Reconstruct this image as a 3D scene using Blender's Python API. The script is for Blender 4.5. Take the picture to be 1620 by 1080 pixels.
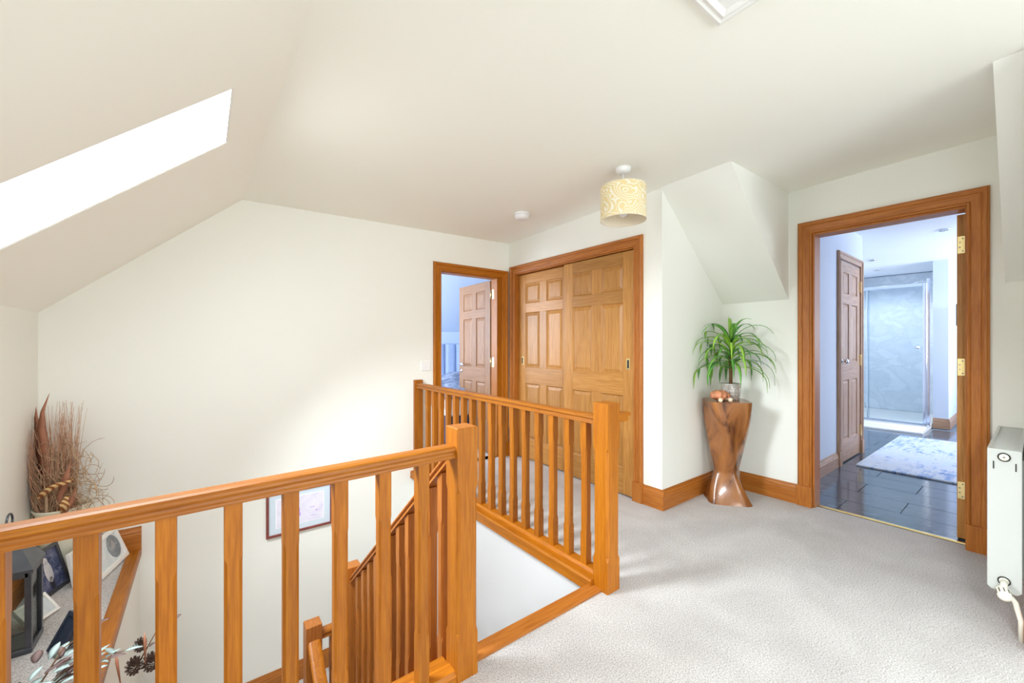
import bpy, bmesh, math, random
from mathutils import Vector, Matrix, Euler

for o in list(bpy.data.objects):
    bpy.data.objects.remove(o, do_unlink=True)
SC = bpy.context.scene
COL = SC.collection
PI = math.pi
def R(d): return math.radians(d)

# ------------------------------------------------------------------ camera, world, lights, exposure
cam_d = bpy.data.cameras.new('camera')
cam_d.sensor_width = 36.0
cam_d.lens = 36.0 * 639.0 / 1620.0
cam_d.shift_y = 5.0 / 1620.0
cam_d.clip_start = 0.05
cam = bpy.data.objects.new('camera', cam_d)
COL.objects.link(cam)
cam.location = (0, 0, 1.2)
cam.rotation_euler = (R(90), 0, -R(37.425))
SC.camera = cam

W = bpy.data.worlds.new('sky'); SC.world = W
W.use_nodes = True
bg = W.node_tree.nodes['Background']
bg.inputs[0].default_value = (0.92, 0.96, 1.0, 1)
bg.inputs[1].default_value = 3.0

def area(name, loc, rot, sx, sy, energy, col=(1, 1, 1)):
    d = bpy.data.lights.new(name, 'AREA'); d.shape = 'RECTANGLE'
    d.size = sx; d.size_y = sy; d.energy = energy; d.color = col
    o = bpy.data.objects.new(name, d); COL.objects.link(o)
    o.location = loc; o.rotation_euler = rot
    return o
SLOPE = math.atan(0.881)
# daylight through the left-hand roof window, plus an added rear one as fill
area('daylight_roof_window', (-0.285, 2.025, 1.826), (0, -SLOPE, 0), 0.98, 0.485, 68, (0.88, 0.95, 1.0))
area('fill_rear_roof_window', (-0.285, -0.6, 1.826), (0, -SLOPE, 0), 0.98, 0.585, 60, (0.88, 0.95, 1.0))
# fill light through a window added behind the camera
area('fill_rear_window', (1.0, -2.80, 1.20), (R(108), 0, 0), 2.2, 1.5, 66, (0.88, 0.95, 1.0))
# fill panel added downstairs to brighten the stairwell wall; no window there
area('fill_downstairs', (0.4, -1.92, -1.55), (R(90), 0, 0), 1.7, 1.4, 12, (0.88, 0.95, 1.0))
# daylight through the bathroom and bedroom windows
area('daylight_bathroom_window', (7.6, -1.42, 1.45), (R(115), 0, 0), 2.2, 1.2, 78, (0.84, 0.91, 1.0))
area('daylight_bedroom_window', (0.9, 5.3, 1.5), (0, -R(90), 0), 1.3, 1.6, 60, (0.80, 0.89, 1.0))

vs = SC.view_settings
vs.view_transform = 'Standard'; vs.look = 'None'; vs.gamma = 1.0; vs.use_curve_mapping = False
vs.exposure = 0.55
SC.display_settings.display_device = 'sRGB'
SC.cycles.max_bounces = 14
SC.cycles.diffuse_bounces = 8
SC.cycles.glossy_bounces = 4
SC.cycles.transparent_max_bounces = 16
SC.cycles.sample_clamp_indirect = 6.0
SC.cycles.caustics_reflective = False
SC.cycles.caustics_refractive = False

# ------------------------------------------------------------------ materials
def lin(c):
    c = c / 255.0
    return c / 12.92 if c <= 0.04045 else ((c + 0.055) / 1.055) ** 2.4
def rgb(r, g, b): return (lin(r), lin(g), lin(b), 1)
M = {}
def newmat(name):
    m = bpy.data.materials.new(name); m.use_nodes = True
    nt = m.node_tree; b = nt.nodes['Principled BSDF']
    M[name] = m
    return m, nt, b
def N(nt, t, **kw):
    n = nt.nodes.new(t)
    for k, v in kw.items(): setattr(n, k, v)
    return n
def ramp(nt, stops, src):
    r = N(nt, 'ShaderNodeValToRGB')
    e = r.color_ramp.elements
    while len(e) < len(stops): e.new(0.5)
    for el, (p, c) in zip(e, stops): el.position = p; el.color = c
    nt.links.new(src, r.inputs[0])
    return r
def mapped(nt, scale, coord='Object', rot=(0, 0, 0)):
    tc = N(nt, 'ShaderNodeTexCoord'); mp = N(nt, 'ShaderNodeMapping')
    mp.inputs['Scale'].default_value = scale; mp.inputs['Rotation'].default_value = rot
    nt.links.new(tc.outputs[coord], mp.inputs['Vector'])
    return mp.outputs[0]
def noise(nt, vec, scale, detail=4, rough=0.5, dist=0.0):
    n = N(nt, 'ShaderNodeTexNoise')
    n.inputs['Scale'].default_value = scale; n.inputs['Detail'].default_value = detail
    n.inputs['Roughness'].default_value = rough; n.inputs['Distortion'].default_value = dist
    if vec is not None: nt.links.new(vec, n.inputs['Vector'])
    return n
def bump(nt, b, src, strength, dist=0.01):
    bp = N(nt, 'ShaderNodeBump'); bp.inputs['Strength'].default_value = strength
    bp.inputs['Distance'].default_value = dist
    nt.links.new(src, bp.inputs['Height']); nt.links.new(bp.outputs[0], b.inputs['Normal'])
def plain(name, col, rough=0.6, metal=0.0, var=0.06, scale=8, bmp=0.0, spec=0.5):
    m, nt, b = newmat(name)
    v = mapped(nt, (1, 1, 1)); n = noise(nt, v, scale)
    d = tuple(c * (1 - var) for c in col[:3]) + (1,); l = tuple(min(1, c * (1 + var)) for c in col[:3]) + (1,)
    r = ramp(nt, [(0.3, d), (0.7, l)], n.outputs[0])
    nt.links.new(r.outputs[0], b.inputs['Base Color'])
    b.inputs['Roughness'].default_value = rough; b.inputs['Metallic'].default_value = metal
    b.inputs['Specular IOR Level'].default_value = spec
    if bmp: bump(nt, b, n.outputs[0], bmp)
    return m
def wood(name, axis, dark, mid, light, rough=0.45, gs=1.0, rnd=0.22):
    """grain runs along axis; the pattern is finer across it"""
    m, nt, b = newmat(name)
    sc = [15.0 * gs] * 3; sc['xyz'.index(axis)] = 0.7 * gs
    tc = N(nt, 'ShaderNodeTexCoord'); oi = N(nt, 'ShaderNodeObjectInfo')
    add = N(nt, 'ShaderNodeVectorMath', operation='MULTIPLY_ADD')
    comb = N(nt, 'ShaderNodeCombineXYZ')
    for k in range(3): nt.links.new(oi.outputs['Random'], comb.inputs[k])
    add.inputs[1].default_value = (7.3, 11.7, 5.1)
    nt.links.new(comb.outputs[0], add.inputs[0]); nt.links.new(tc.outputs['Object'], add.inputs[2])
    mp = N(nt, 'ShaderNodeMapping'); mp.inputs['Scale'].default_value = sc
    nt.links.new(add.outputs[0], mp.inputs['Vector'])
    n1 = noise(nt, mp.outputs[0], 1.6, 3, 0.5, 0.6)
    wv = N(nt, 'ShaderNodeMath', operation='MULTIPLY'); wv.inputs[1].default_value = 34.0
    nt.links.new(n1.outputs[0], wv.inputs[0])
    sn = N(nt, 'ShaderNodeMath', operation='SINE'); nt.links.new(wv.outputs[0], sn.inputs[0])
    n2 = noise(nt, mp.outputs[0], 14.0, 4, 0.6)
    mx = N(nt, 'ShaderNodeMath', operation='MULTIPLY_ADD'); mx.inputs[1].default_value = 0.10
    nt.links.new(sn.outputs[0], mx.inputs[0]); nt.links.new(n2.outputs[0], mx.inputs[2])
    rp = ramp(nt, [(0.22, dark), (0.5, mid), (0.78, light)], mx.outputs[0])
    hsv = N(nt, 'ShaderNodeHueSaturation')
    mr = N(nt, 'ShaderNodeMapRange'); mr.inputs[3].default_value = 1 - rnd * 0.6; mr.inputs[4].default_value = 1 + rnd * 0.5
    nt.links.new(oi.outputs['Random'], mr.inputs[0]); nt.links.new(mr.outputs[0], hsv.inputs['Value'])
    nt.links.new(rp.outputs[0], hsv.inputs['Color'])
    nt.links.new(hsv.outputs[0], b.inputs['Base Color'])
    b.inputs['Roughness'].default_value = rough
    b.inputs['Specular IOR Level'].default_value = 0.35; b.inputs['Coat Weight'].default_value = 0.08; b.inputs['Coat Roughness'].default_value = 0.25
    bump(nt, b, mx.outputs[0], 0.05, 0.003)
    return m

# paint
def paint(name, col, bm=0.03):
    m, nt, b = newmat(name)
    v = mapped(nt, (1, 1, 1))
    n = noise(nt, v, 1.3, 2); f = noise(nt, v, 220, 2)
    d = tuple(c * 0.985 for c in col[:3]) + (1,)
    r = ramp(nt, [(0.3, d), (0.7, col)], n.outputs[0])
    nt.links.new(r.outputs[0], b.inputs['Base Color'])
    b.inputs['Roughness'].default_value = 0.75; b.inputs['Specular IOR Level'].default_value = 0.25
    bump(nt, b, f.outputs[0], bm, 0.002)
paint('wall_paint', (0.866, 0.87, 0.818, 1))
paint('ceiling_paint', (0.922, 0.918, 0.846, 1))
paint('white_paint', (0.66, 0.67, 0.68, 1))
paint('bath_paint', (0.64, 0.71, 0.84, 1))
paint('bath_ceiling', (0.80, 0.85, 0.93, 1))
paint('bedroom_paint', (0.66, 0.74, 0.86, 1))
plain('white_gloss', (0.86, 0.86, 0.84, 1), 0.28, var=0.01)
plain('white_plastic', (0.85, 0.85, 0.86, 1), 0.35, var=0.01)
plain('cream_plastic', (0.84, 0.81, 0.70, 1), 0.4, var=0.02)
plain('radiator_enamel', (0.55, 0.565, 0.54, 1), 0.3, var=0.01)
plain('lamp_lens', (0.7, 0.72, 0.75, 1), 0.2)
plain('dark_gap', (0.03, 0.028, 0.025, 1), 0.8)
plain('brass', (0.85, 0.68, 0.34, 1), 0.25, 1.0, 0.05)
plain('screw_steel', (0.35, 0.33, 0.28, 1), 0.4, 1.0)
plain('chrome', (0.85, 0.87, 0.90, 1), 0.1, 1.0, 0.02)
plain('copper', (0.72, 0.45, 0.28, 1), 0.35, 1.0)
plain('pewter', (0.11, 0.12, 0.14, 1), 0.32, 0.85, 0.15, 12)
plain('black_satin', (0.02, 0.022, 0.026, 1), 0.4, 0, 0.1)

PINE = (rgb(146, 80, 8), rgb(166, 96, 10), rgb(180, 110, 18))
PINE_R = (rgb(150, 84, 26), rgb(172, 102, 36), rgb(184, 116, 48))
OAK = (rgb(152, 100, 42), rgb(174, 121, 58), rgb(188, 136, 74))
for ax in 'xyz':
    wood('pine_' + ax, ax, *PINE)
    wood('pine_trim_' + ax, ax, *PINE_R, rnd=0.1)
    wood('oak_' + ax, ax, *OAK, rough=0.42, gs=0.9, rnd=0.24)
    wood('grey_oak_' + ax, ax, rgb(142, 108, 84), rgb(170, 134, 108), rgb(186, 152, 128), rough=0.45, rnd=0.06)
wood('brown_oak_z', 'z', rgb(116, 78, 48), rgb(138, 98, 64), rgb(152, 112, 78), rough=0.45, rnd=0.06)
wood('brown_oak_x', 'x', rgb(116, 78, 48), rgb(138, 98, 64), rgb(152, 112, 78), rough=0.45, rnd=0.06)
m, nt, b = newmat('carved_wood')
n1 = noise(nt, mapped(nt, (5, 5, 2.2), rot=(0.6, 0.4, 0)), 1.2, 5, 0.55, 1.2)
r1 = ramp(nt, [(0.36, rgb(84, 46, 24)), (0.47, rgb(140, 86, 44)), (0.68, rgb(170, 112, 62))], n1.outputs[0])
nt.links.new(r1.outputs[0], b.inputs['Base Color']); b.inputs['Roughness'].default_value = 0.25; b.inputs['Coat Weight'].default_value = 0.3

# carpet
m, nt, b = newmat('carpet')
v = mapped(nt, (1, 1, 1))
n1 = noise(nt, v, 190, 4, 0.75); n2 = noise(nt, v, 2.6, 3, 0.55, 0.4); n3 = noise(nt, v, 95, 2, 0.6)
r1 = ramp(nt, [(0.34, rgb(146, 140, 137)), (0.5, rgb(206, 202, 200)), (0.66, rgb(236, 233, 232))], n1.outputs[0])
r2 = ramp(nt, [(0.36, (0.86, 0.85, 0.85, 1)), (0.62, (1.0, 1.0, 1.0, 1))], n2.outputs[0])
mx = N(nt, 'ShaderNodeMix', data_type='RGBA', blend_type='MULTIPLY'); mx.inputs[0].default_value = 1.0
nt.links.new(r1.outputs[0], mx.inputs[6]); nt.links.new(r2.outputs[0], mx.inputs[7])
nt.links.new(mx.outputs[2], b.inputs['Base Color'])
b.inputs['Roughness'].default_value = 0.95; b.inputs['Specular IOR Level'].default_value = 0.1
ad = N(nt, 'ShaderNodeMath', operation='ADD'); nt.links.new(n1.outputs[0], ad.inputs[0]); nt.links.new(n3.outputs[0], ad.inputs[1])
bump(nt, b, ad.outputs[0], 0.6, 0.006)

# clear pane: mostly transparent with a little gloss
def glass(name, tint, refl=0.08):
    m = bpy.data.materials.new(name); m.use_nodes = True; nt = m.node_tree; nt.nodes.clear(); M[name] = m
    out = N(nt, 'ShaderNodeOutputMaterial'); mix = N(nt, 'ShaderNodeMixShader')
    tr = N(nt, 'ShaderNodeBsdfTransparent'); gl = N(nt, 'ShaderNodeBsdfGlossy')
    tr.inputs[0].default_value = tint; gl.inputs['Roughness'].default_value = 0.02
    fr = N(nt, 'ShaderNodeFresnel'); fr.inputs[0].default_value = 1.45
    ml = N(nt, 'ShaderNodeMath', operation='MULTIPLY_ADD'); ml.inputs[1].default_value = 0.8; ml.inputs[2].default_value = refl
    nt.links.new(fr.outputs[0], ml.inputs[0]); nt.links.new(ml.outputs[0], mix.inputs[0])
    nt.links.new(tr.outputs[0], mix.inputs[1]); nt.links.new(gl.outputs[0], mix.inputs[2])
    nt.links.new(mix.outputs[0], out.inputs[0])
glass('clear_glass', (0.97, 0.98, 0.98, 1), 0.0)
glass('shower_glass', (0.88, 0.93, 0.95, 1), 0.06)
glass('lantern_glass', (0.90, 0.94, 0.92, 1), 0.02)

# slate floor tile
m, nt, b = newmat('slate_tile')
v = mapped(nt, (6, 1.2, 1)); n1 = noise(nt, v, 3, 6, 0.6, 0.5)
r1 = ramp(nt, [(0.3, rgb(52, 62, 74)), (0.55, rgb(76, 88, 102)), (0.8, rgb(104, 116, 130))], n1.outputs[0])
nt.links.new(r1.outputs[0], b.inputs['Base Color'])
b.inputs['Roughness'].default_value = 0.12; b.inputs['Specular IOR Level'].default_value = 0.8
bump(nt, b, n1.outputs[0], 0.03, 0.004)
plain('grout', rgb(112, 122, 134), 0.8)
# marble shower panel
m, nt, b = newmat('marble')
v = mapped(nt, (1, 1, 1.6), rot=(0.5, 0.3, 0.2)); n1 = noise(nt, v, 1.8, 8, 0.62, 1.6)
r1 = ramp(nt, [(0.40, rgb(218, 224, 230)), (0.5, rgb(206, 214, 222)), (0.56, rgb(222, 228, 234)), (0.8, rgb(228, 233, 238))], n1.outputs[0])
nt.links.new(r1.outputs[0], b.inputs['Base Color']); b.inputs['Roughness'].default_value = 0.2
# rug
m, nt, b = newmat('rug_weave')
v = mapped(nt, (1.2, 5, 1)); v2 = mapped(nt, (16, 1.5, 1))
n1 = noise(nt, v, 3.0, 6, 0.7); n2 = noise(nt, v2, 3.0, 5, 0.7); n3 = noise(nt, mapped(nt, (1, 1, 1)), 1.3, 2)
a1 = N(nt, 'ShaderNodeMath', operation='MULTIPLY'); nt.links.new(n1.outputs[0], a1.inputs[0]); nt.links.new(n2.outputs[0], a1.inputs[1])
a2 = N(nt, 'ShaderNodeMath', operation='MULTIPLY_ADD'); nt.links.new(n3.outputs[0], a2.inputs[0]); a2.inputs[1].default_value = 0.25
nt.links.new(a1.outputs[0], a2.inputs[2])
r1 = ramp(nt, [(0.30, rgb(190, 204, 224)), (0.38, rgb(206, 210, 218)), (0.41, rgb(176, 192, 216)), (0.46, rgb(112, 144, 200))], a2.outputs[0])
nt.links.new(r1.outputs[0], b.inputs['Base Color']); b.inputs['Roughness'].default_value = 0.95
# lampshade print
m, nt, b = newmat('shade_print')
v = mapped(nt, (1, 1, 1)); n0 = noise(nt, v, 7, 2)
mxv = N(nt, 'ShaderNodeMix', data_type='VECTOR'); mxv.inputs[0].default_value = 0.12
nt.links.new(v, mxv.inputs[4]); nt.links.new(n0.outputs[1], mxv.inputs[5])
vo = N(nt, 'ShaderNodeTexVoronoi'); vo.inputs['Scale'].default_value = 11.0; nt.links.new(mxv.outputs[1], vo.inputs['Vector'])
sm = N(nt, 'ShaderNodeMath', operation='MULTIPLY'); sm.inputs[1].default_value = 40.0; nt.links.new(vo.outputs['Distance'], sm.inputs[0])
sn = N(nt, 'ShaderNodeMath', operation='SINE'); nt.links.new(sm.outputs[0], sn.inputs[0])
r1 = ramp(nt, [(0.3, rgb(230, 210, 158)), (0.55, rgb(238, 232, 214))], sn.outputs[0])
nt.links.new(r1.outputs[0], b.inputs['Base Color']); b.inputs['Roughness'].default_value = 0.85
plain('shade_lining', (0.80, 0.72, 0.58, 1), 0.9)
# plants and ornaments
m, nt, b = newmat('leaf_green')
tc = N(nt, 'ShaderNodeTexCoord'); oi = N(nt, 'ShaderNodeObjectInfo'); n1 = noise(nt, mapped(nt, (3, 3, 3)), 4, 3)
ad = N(nt, 'ShaderNodeMath', operation='MULTIPLY_ADD'); ad.inputs[1].default_value = 0.6
nt.links.new(oi.outputs['Random'], ad.inputs[0]); nt.links.new(n1.outputs[0], ad.inputs[2])
r1 = ramp(nt, [(0.3, rgb(52, 120, 52)), (0.65, rgb(92, 160, 66)), (1.0, rgb(150, 196, 70))], ad.outputs[0])
nt.links.new(r1.outputs[0], b.inputs['Base Color']); b.inputs['Roughness'].default_value = 0.4
plain('plant_stem', rgb(112, 78, 44), 0.8, var=0.3, scale=60, bmp=0.4)
plain('soil', rgb(70, 50, 36), 0.95, var=0.4, scale=90, bmp=0.6)
m, nt, b = newmat('silver_pot')
v = mapped(nt, (1, 1, 1)); vo = N(nt, 'ShaderNodeTexVoronoi'); vo.inputs['Scale'].default_value = 60; nt.links.new(v, vo.inputs['Vector'])
r1 = ramp(nt, [(0.1, rgb(236, 234, 230)), (0.5, rgb(176, 170, 164))], vo.outputs['Distance'])
nt.links.new(r1.outputs[0], b.inputs['Base Color']); b.inputs['Roughness'].default_value = 0.3; b.inputs['Metallic'].default_value = 0.35
bump(nt, b, vo.outputs['Distance'], 0.5, 0.004)
plain('shell_brown', rgb(196, 128, 92), 0.5, var=0.35, scale=40, bmp=0.3)
plain('shell_pale', rgb(236, 214, 184), 0.45, var=0.08)
plain('cream_ceramic', (0.83, 0.79, 0.64, 1), 0.3, var=0.02)
plain('twig', rgb(188, 146, 118), 0.9, var=0.3, scale=30)
plain('straw', rgb(182, 152, 122), 0.9, var=0.25, scale=30)
plain('dry_leaf', rgb(172, 116, 90), 0.7, var=0.18, scale=16)
m, nt, b = newmat('striped_pod')
wv = N(nt, 'ShaderNodeTexWave'); wv.inputs['Scale'].default_value = 22; wv.bands_direction = 'DIAGONAL'; nt.links.new(mapped(nt, (1, 1, 1)), wv.inputs['Vector'])
r1 = ramp(nt, [(0.35, rgb(150, 88, 48)), (0.6, rgb(226, 190, 132))], wv.outputs[1])
nt.links.new(r1.outputs[0], b.inputs['Base Color']); b.inputs['Roughness'].default_value = 0.7
plain('sage_leaf', rgb(176, 196, 194), 0.7, var=0.2, scale=25)
plain('dark_leaf', rgb(120, 98, 96), 0.7, var=0.3, scale=25)
plain('petal', rgb(240, 230, 232), 0.7, var=0.04)
plain('cone_brown', rgb(96, 78, 68), 0.85, var=0.4, scale=60, bmp=0.5)
plain('wicker', rgb(150, 112, 70), 0.8, var=0.35, scale=60, bmp=0.5)
plain('mahogany', rgb(126, 62, 54), 0.4, var=0.15, scale=20)
plain('mount_card', rgb(208, 222, 234), 0.8, var=0.02)
plain('mount_edge', rgb(244, 246, 250), 0.8, var=0.01)
plain('gold_slip', rgb(176, 150, 92), 0.35, 0.6)
plain('navy_frame', rgb(44, 54, 70), 0.35)
plain('slate_frame', rgb(70, 72, 78), 0.4)
def photo(name, cols, scale, seed):
    m, nt, b = newmat(name)
    v = mapped(nt, (1, 1, 1)); n1 = noise(nt, v, scale, 5, 0.6, 0.8)
    k = len(cols); r1 = ramp(nt, [(0.3 + 0.4 * i / (k - 1), c) for i, c in enumerate(cols)], n1.outputs[0])
    nt.links.new(r1.outputs[0], b.inputs['Base Color']); b.inputs['Roughness'].default_value = 0.35
photo('print_lavender', [rgb(214, 210, 234), rgb(226, 224, 240), rgb(236, 234, 246)], 12, 1)
plain('lavender_ink', rgb(196, 164, 226), 0.8)
photo('photo_blue', [rgb(44, 52, 84), rgb(92, 100, 134), rgb(150, 156, 184)], 30, 2)
photo('photo_grey', [rgb(96, 106, 116), rgb(128, 138, 146), rgb(168, 176, 182)], 26, 3)
photo('photo_pale', [rgb(196, 208, 214), rgb(214, 222, 226), rgb(230, 234, 236)], 14, 4)
plain('photo_white', rgb(226, 222, 226), 0.4, var=0.06, scale=60)
plain('photo_dark', rgb(58, 56, 66), 0.4, var=0.2, scale=60)
plain('headboard_fabric', rgb(176, 192, 222), 0.9, var=0.03, scale=60, bmp=0.1)
plain('navy_fabric', rgb(52, 62, 86), 0.9, var=0.1)
plain('white_linen', rgb(226, 232, 242), 0.9, var=0.03)
m, nt, b = newmat('duvet_print')
v = mapped(nt, (1, 1, 1)); n0 = noise(nt, v, 4, 3)
mxv = N(nt, 'ShaderNodeMix', data_type='VECTOR'); mxv.inputs[0].default_value = 0.3
nt.links.new(v, mxv.inputs[4]); nt.links.new(n0.outputs[1], mxv.inputs[5])
wv = N(nt, 'ShaderNodeTexWave'); wv.inputs['Scale'].default_value = 6; wv.inputs['Distortion'].default_value = 6; nt.links.new(mxv.outputs[1], wv.inputs['Vector'])
wv = noise(nt, v, 9, 4, 0.6, 1.0)
r1 = ramp(nt, [(0.3, rgb(78, 88, 110)), (0.5, rgb(108, 118, 140)), (0.7, rgb(156, 166, 186))], wv.outputs[0])
nt.links.new(r1.outputs[0], b.inputs['Base Color']); b.inputs['Roughness'].default_value = 0.95

# ------------------------------------------------------------------ mesh helpers
def bm_new(): return bmesh.new()
def hexa(bm, p):
    v = [bm.verts.new(q) for q in p]
    for f in ((0, 3, 2, 1), (4, 5, 6, 7), (0, 1, 5, 4), (1, 2, 6, 5), (2, 3, 7, 6), (3, 0, 4, 7)):
        bm.faces.new([v[i] for i in f])
    return v
def box(bm, x0, x1, y0, y1, z0, z1):
    return hexa(bm, [(x0, y0, z0), (x1, y0, z0), (x1, y1, z0), (x0, y1, z0), (x0, y0, z1), (x1, y0, z1), (x1, y1, z1), (x0, y1, z1)])
def loft(bm, rings, closed=True, cap=True):
    vs_ = [[bm.verts.new(p) for p in r] for r in rings]
    n = len(vs_[0])
    for a, c in zip(vs_[:-1], vs_[1:]):
        for i in range(n if closed else n - 1):
            j = (i + 1) % n
            bm.faces.new((a[i], a[j], c[j], c[i]))
    if cap and closed:
        bm.faces.new(list(reversed(vs_[0]))); bm.faces.new(vs_[-1])
    return vs_
def prism(bm, pts, fn, a, b):
    """closed 2D profile swept from a to b; fn(u, v, t) -> point"""
    return loft(bm, [[fn(u, v, a) for u, v in pts], [fn(u, v, b) for u, v in pts]])
def lathe(bm, prof, n=24, c=(0, 0, 0), cap=True):
    rings = [[(c[0] + r * math.cos(2 * PI * i / n), c[1] + r * math.sin(2 * PI * i / n), c[2] + z) for i in range(n)] for r, z in prof]
    return loft(bm, rings, True, cap)
def tube(bm, pts, rads, n=5):
    pts = [Vector(p) for p in pts]; rings = []
    if not hasattr(rads, '__len__'): rads = [rads] * len(pts)
    for i, p in enumerate(pts):
        t = (pts[min(i + 1, len(pts) - 1)] - pts[max(i - 1, 0)]).normalized()
        a = t.cross(Vector((0.31, 0.17, 0.93)))
        if a.length < 1e-3: a = t.cross(Vector((1, 0, 0)))
        a.normalize(); c = t.cross(a)
        rings.append([p + rads[i] * (a * math.cos(2 * PI * k / n) + c * math.sin(2 * PI * k / n)) for k in range(n)])
    loft(bm, rings)
def ribbon(bm, pts, widths, side=None, fold=0.25, thick=0.0012):
    """a leaf blade with a folded mid-rib and a little thickness"""
    pts = [Vector(p) for p in pts]; rows = []
    for i, p in enumerate(pts):
        t = (pts[min(i + 1, len(pts) - 1)] - pts[max(i - 1, 0)]).normalized()
        s = Vector(side) if side is not None else t.cross(Vector((0, 0, 1)))
        s = s - t * s.dot(t)
        if s.length < 1e-4: s = t.cross(Vector((1, 0, 0)))
        s.normalize(); nn = s.cross(t); w = widths[i]
        rows.append([p - s * w + nn * w * fold, p - nn * thick, p + s * w + nn * w * fold, p + nn * thick])
    loft(bm, rows)
def mesh(name, bm, smooth=False):
    bmesh.ops.recalc_face_normals(bm, faces=bm.faces)
    me = bpy.data.meshes.new(name); bm.to_mesh(me); bm.free()
    if smooth:
        for p in me.polygons: p.use_smooth = True
    return me
WORLD = {}
def wl(o): return WORLD.get(o.name, Vector((0, 0, 0)))
def obj(name, bm, mat, parent=None, smooth=False, bevel=0.0, local=False, loc=None, rot=None):
    me = bm if isinstance(bm, bpy.types.Mesh) else mesh(name, bm, smooth)
    o = bpy.data.objects.new(name, me); COL.objects.link(o)
    if mat is not None and not me.materials: me.materials.append(M[mat])
    if parent is not None:
        o.parent = parent
        if not local: o.location = -wl(parent)
    if loc is not None: o.location = loc
    if rot is not None: o.rotation_euler = rot
    if bevel:
        md = o.modifiers.new('bevel', 'BEVEL'); md.width = bevel; md.segments = 2; md.limit_method = 'ANGLE'
    if smooth == 'auto':
        pass
    return o
def tag(o, label, cat=None, group=None, kind=None):
    o['label'] = label
    if cat: o['category'] = cat
    if group: o['group'] = group
    if kind: o['kind'] = kind
    return o
def thing(name, label, cat, loc=(0, 0, 0), group=None, kind=None, rotz=0.0):
    o = bpy.data.objects.new(name, None); COL.objects.link(o); o.empty_display_size = 0.05
    o.location = loc; o.rotation_euler = (0, 0, rotz); WORLD[o.name] = Vector(loc)
    return tag(o, label, cat, group, kind)
def struct(name, bm, mat, label, cat):
    return tag(obj(name, bm, mat), label, cat, None, 'structure')
def copy_part(src, parent, loc, rot=None):
    c = src.copy(); COL.objects.link(c); c.parent = parent; c.location = loc
    if rot is not None: c.rotation_euler = rot
    return c

# ------------------------------------------------------------------ key planes
XK = -0.757            # eaves wall on the left
YP = 3.52              # big plain wall with the bedroom doorway
XW = 2.65              # wall with the wardrobe doors
YA = 1.668             # alcove wall
XB = 3.57              # wall with the bathroom doorway
YR = 0.012             # wall carrying the radiator
def zsl(x): return 1.385 + 0.881 * (x + 0.757)
def zce(x, y): return 2.252 + 0.019 * (x - 0.227) - 0.021 * (y - 3.52)
XF = 1.55              # void edge under the far balustrade
YF = 1.345             # void edge under the front balustrade
ZL = -1.41             # half landing
ZG = -2.82             # ground floor

# ------------------------------------------------------------------ structure: floors
bm = bm_new()
box(bm, XK - 0.1, XB + 0.05, -2.5, YF, -0.25, 0)
box(bm, XF + 0.1, XW + 0.7, YF, YP + 0.05, -0.25, 0)
box(bm, XW + 0.7, XB + 0.05, YF, 1.75, -0.25, 0)
struct('floor', bm, 'carpet', 'pale grey-beige fitted carpet covering the upstairs landing', 'floor')
bm = bm_new()
box(bm, -0.323, XF, 2.75, YP + 0.02, ZL - 0.2, ZL)
struct('floor_half_landing', bm, 'carpet', 'small carpeted half landing below the framed picture', 'floor')
bm = bm_new(); box(bm, -0.9, 1.7, -2.0, YP + 0.1, ZG - 0.1, ZG)
struct('floor_downstairs', bm, 'carpet', 'carpeted floor at the foot of the stairs', 'floor')

# walls
bm = bm_new()
box(bm, XK - 0.15, 1.772, YP, YP + 0.1, ZG, 2.6)
box(bm, 2.55, 4.3, YP, YP + 0.1, -0.25, 2.6)
box(bm, 1.772, 2.55, YP, YP + 0.1, 1.963, 2.6)
box(bm, 1.772, 2.55, YP, YP + 0.1, ZG, 0.0)
struct('wall_back', bm, 'wall_paint', 'large plain pale cream wall between the roof slope and the bedroom doorway', 'wall')
bm = bm_new(); box(bm, XK - 0.12, XK, -2.5, YP, ZG, 1.45)
struct('wall_left', bm, 'wall_paint', 'low cream eaves wall under the sloping ceiling at far left', 'wall')
bm = bm_new()
box(bm, XW, XW + 0.08, YA, 1.885, -0.25, 2.6)
box(bm, XW, XW + 0.08, 3.425, YP, -0.25, 2.6)
box(bm, XW, XW + 0.08, 1.885, 3.425, 1.965, 2.6)
box(bm, XW + 0.08, XB, YA, YA + 0.08, -0.25, 2.6)
box(bm, XW + 0.62, XW + 0.70, YA + 0.08, YP, -0.25, 2.6)
struct('wall_wardrobe', bm, 'wall_paint', 'pale wall around the wooden sliding wardrobe doors, turning into the plant alcove', 'wall')
bm = bm_new()
box(bm, XB, XB + 0.1, YR - 0.1, 0.243, -0.25, 2.6)
box(bm, XB, XB + 0.1, 1.03, 1.75, -0.25, 2.6)
box(bm, XB, XB + 0.1, 0.243, 1.03, 2.03, 2.6)
struct('wall_bathroom', bm, 'wall_paint', 'pale cream wall around the open bathroom doorway', 'wall')
bm = bm_new()
box(bm, 2.56, XB, YR - 0.1, YR, -0.25, 2.6)
box(bm, 2.56, 2.66, -2.5, YR - 0.1, -0.25, 2.6)
struct('wall_right', bm, 'wall_paint', 'cream wall behind the white radiator at the right edge', 'wall')
bm = bm_new()
box(bm, XK - 0.1, 0.0, -2.6, -2.5, -0.25, 2.6); box(bm, 2.0, 2.66, -2.6, -2.5, -0.25, 2.6)
box(bm, 0.0, 2.0, -2.6, -2.5, -0.25, 0.7); box(bm, 0.0, 2.0, -2.6, -2.5, 2.05, 2.6)
struct('wall_front', bm, 'wall_paint', 'cream wall behind the viewer, with a window added for fill light', 'wall')
bm = bm_new()
box(bm, XF, XF + 0.099, YF + 0.001, YP, ZG, -0.001)
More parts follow.
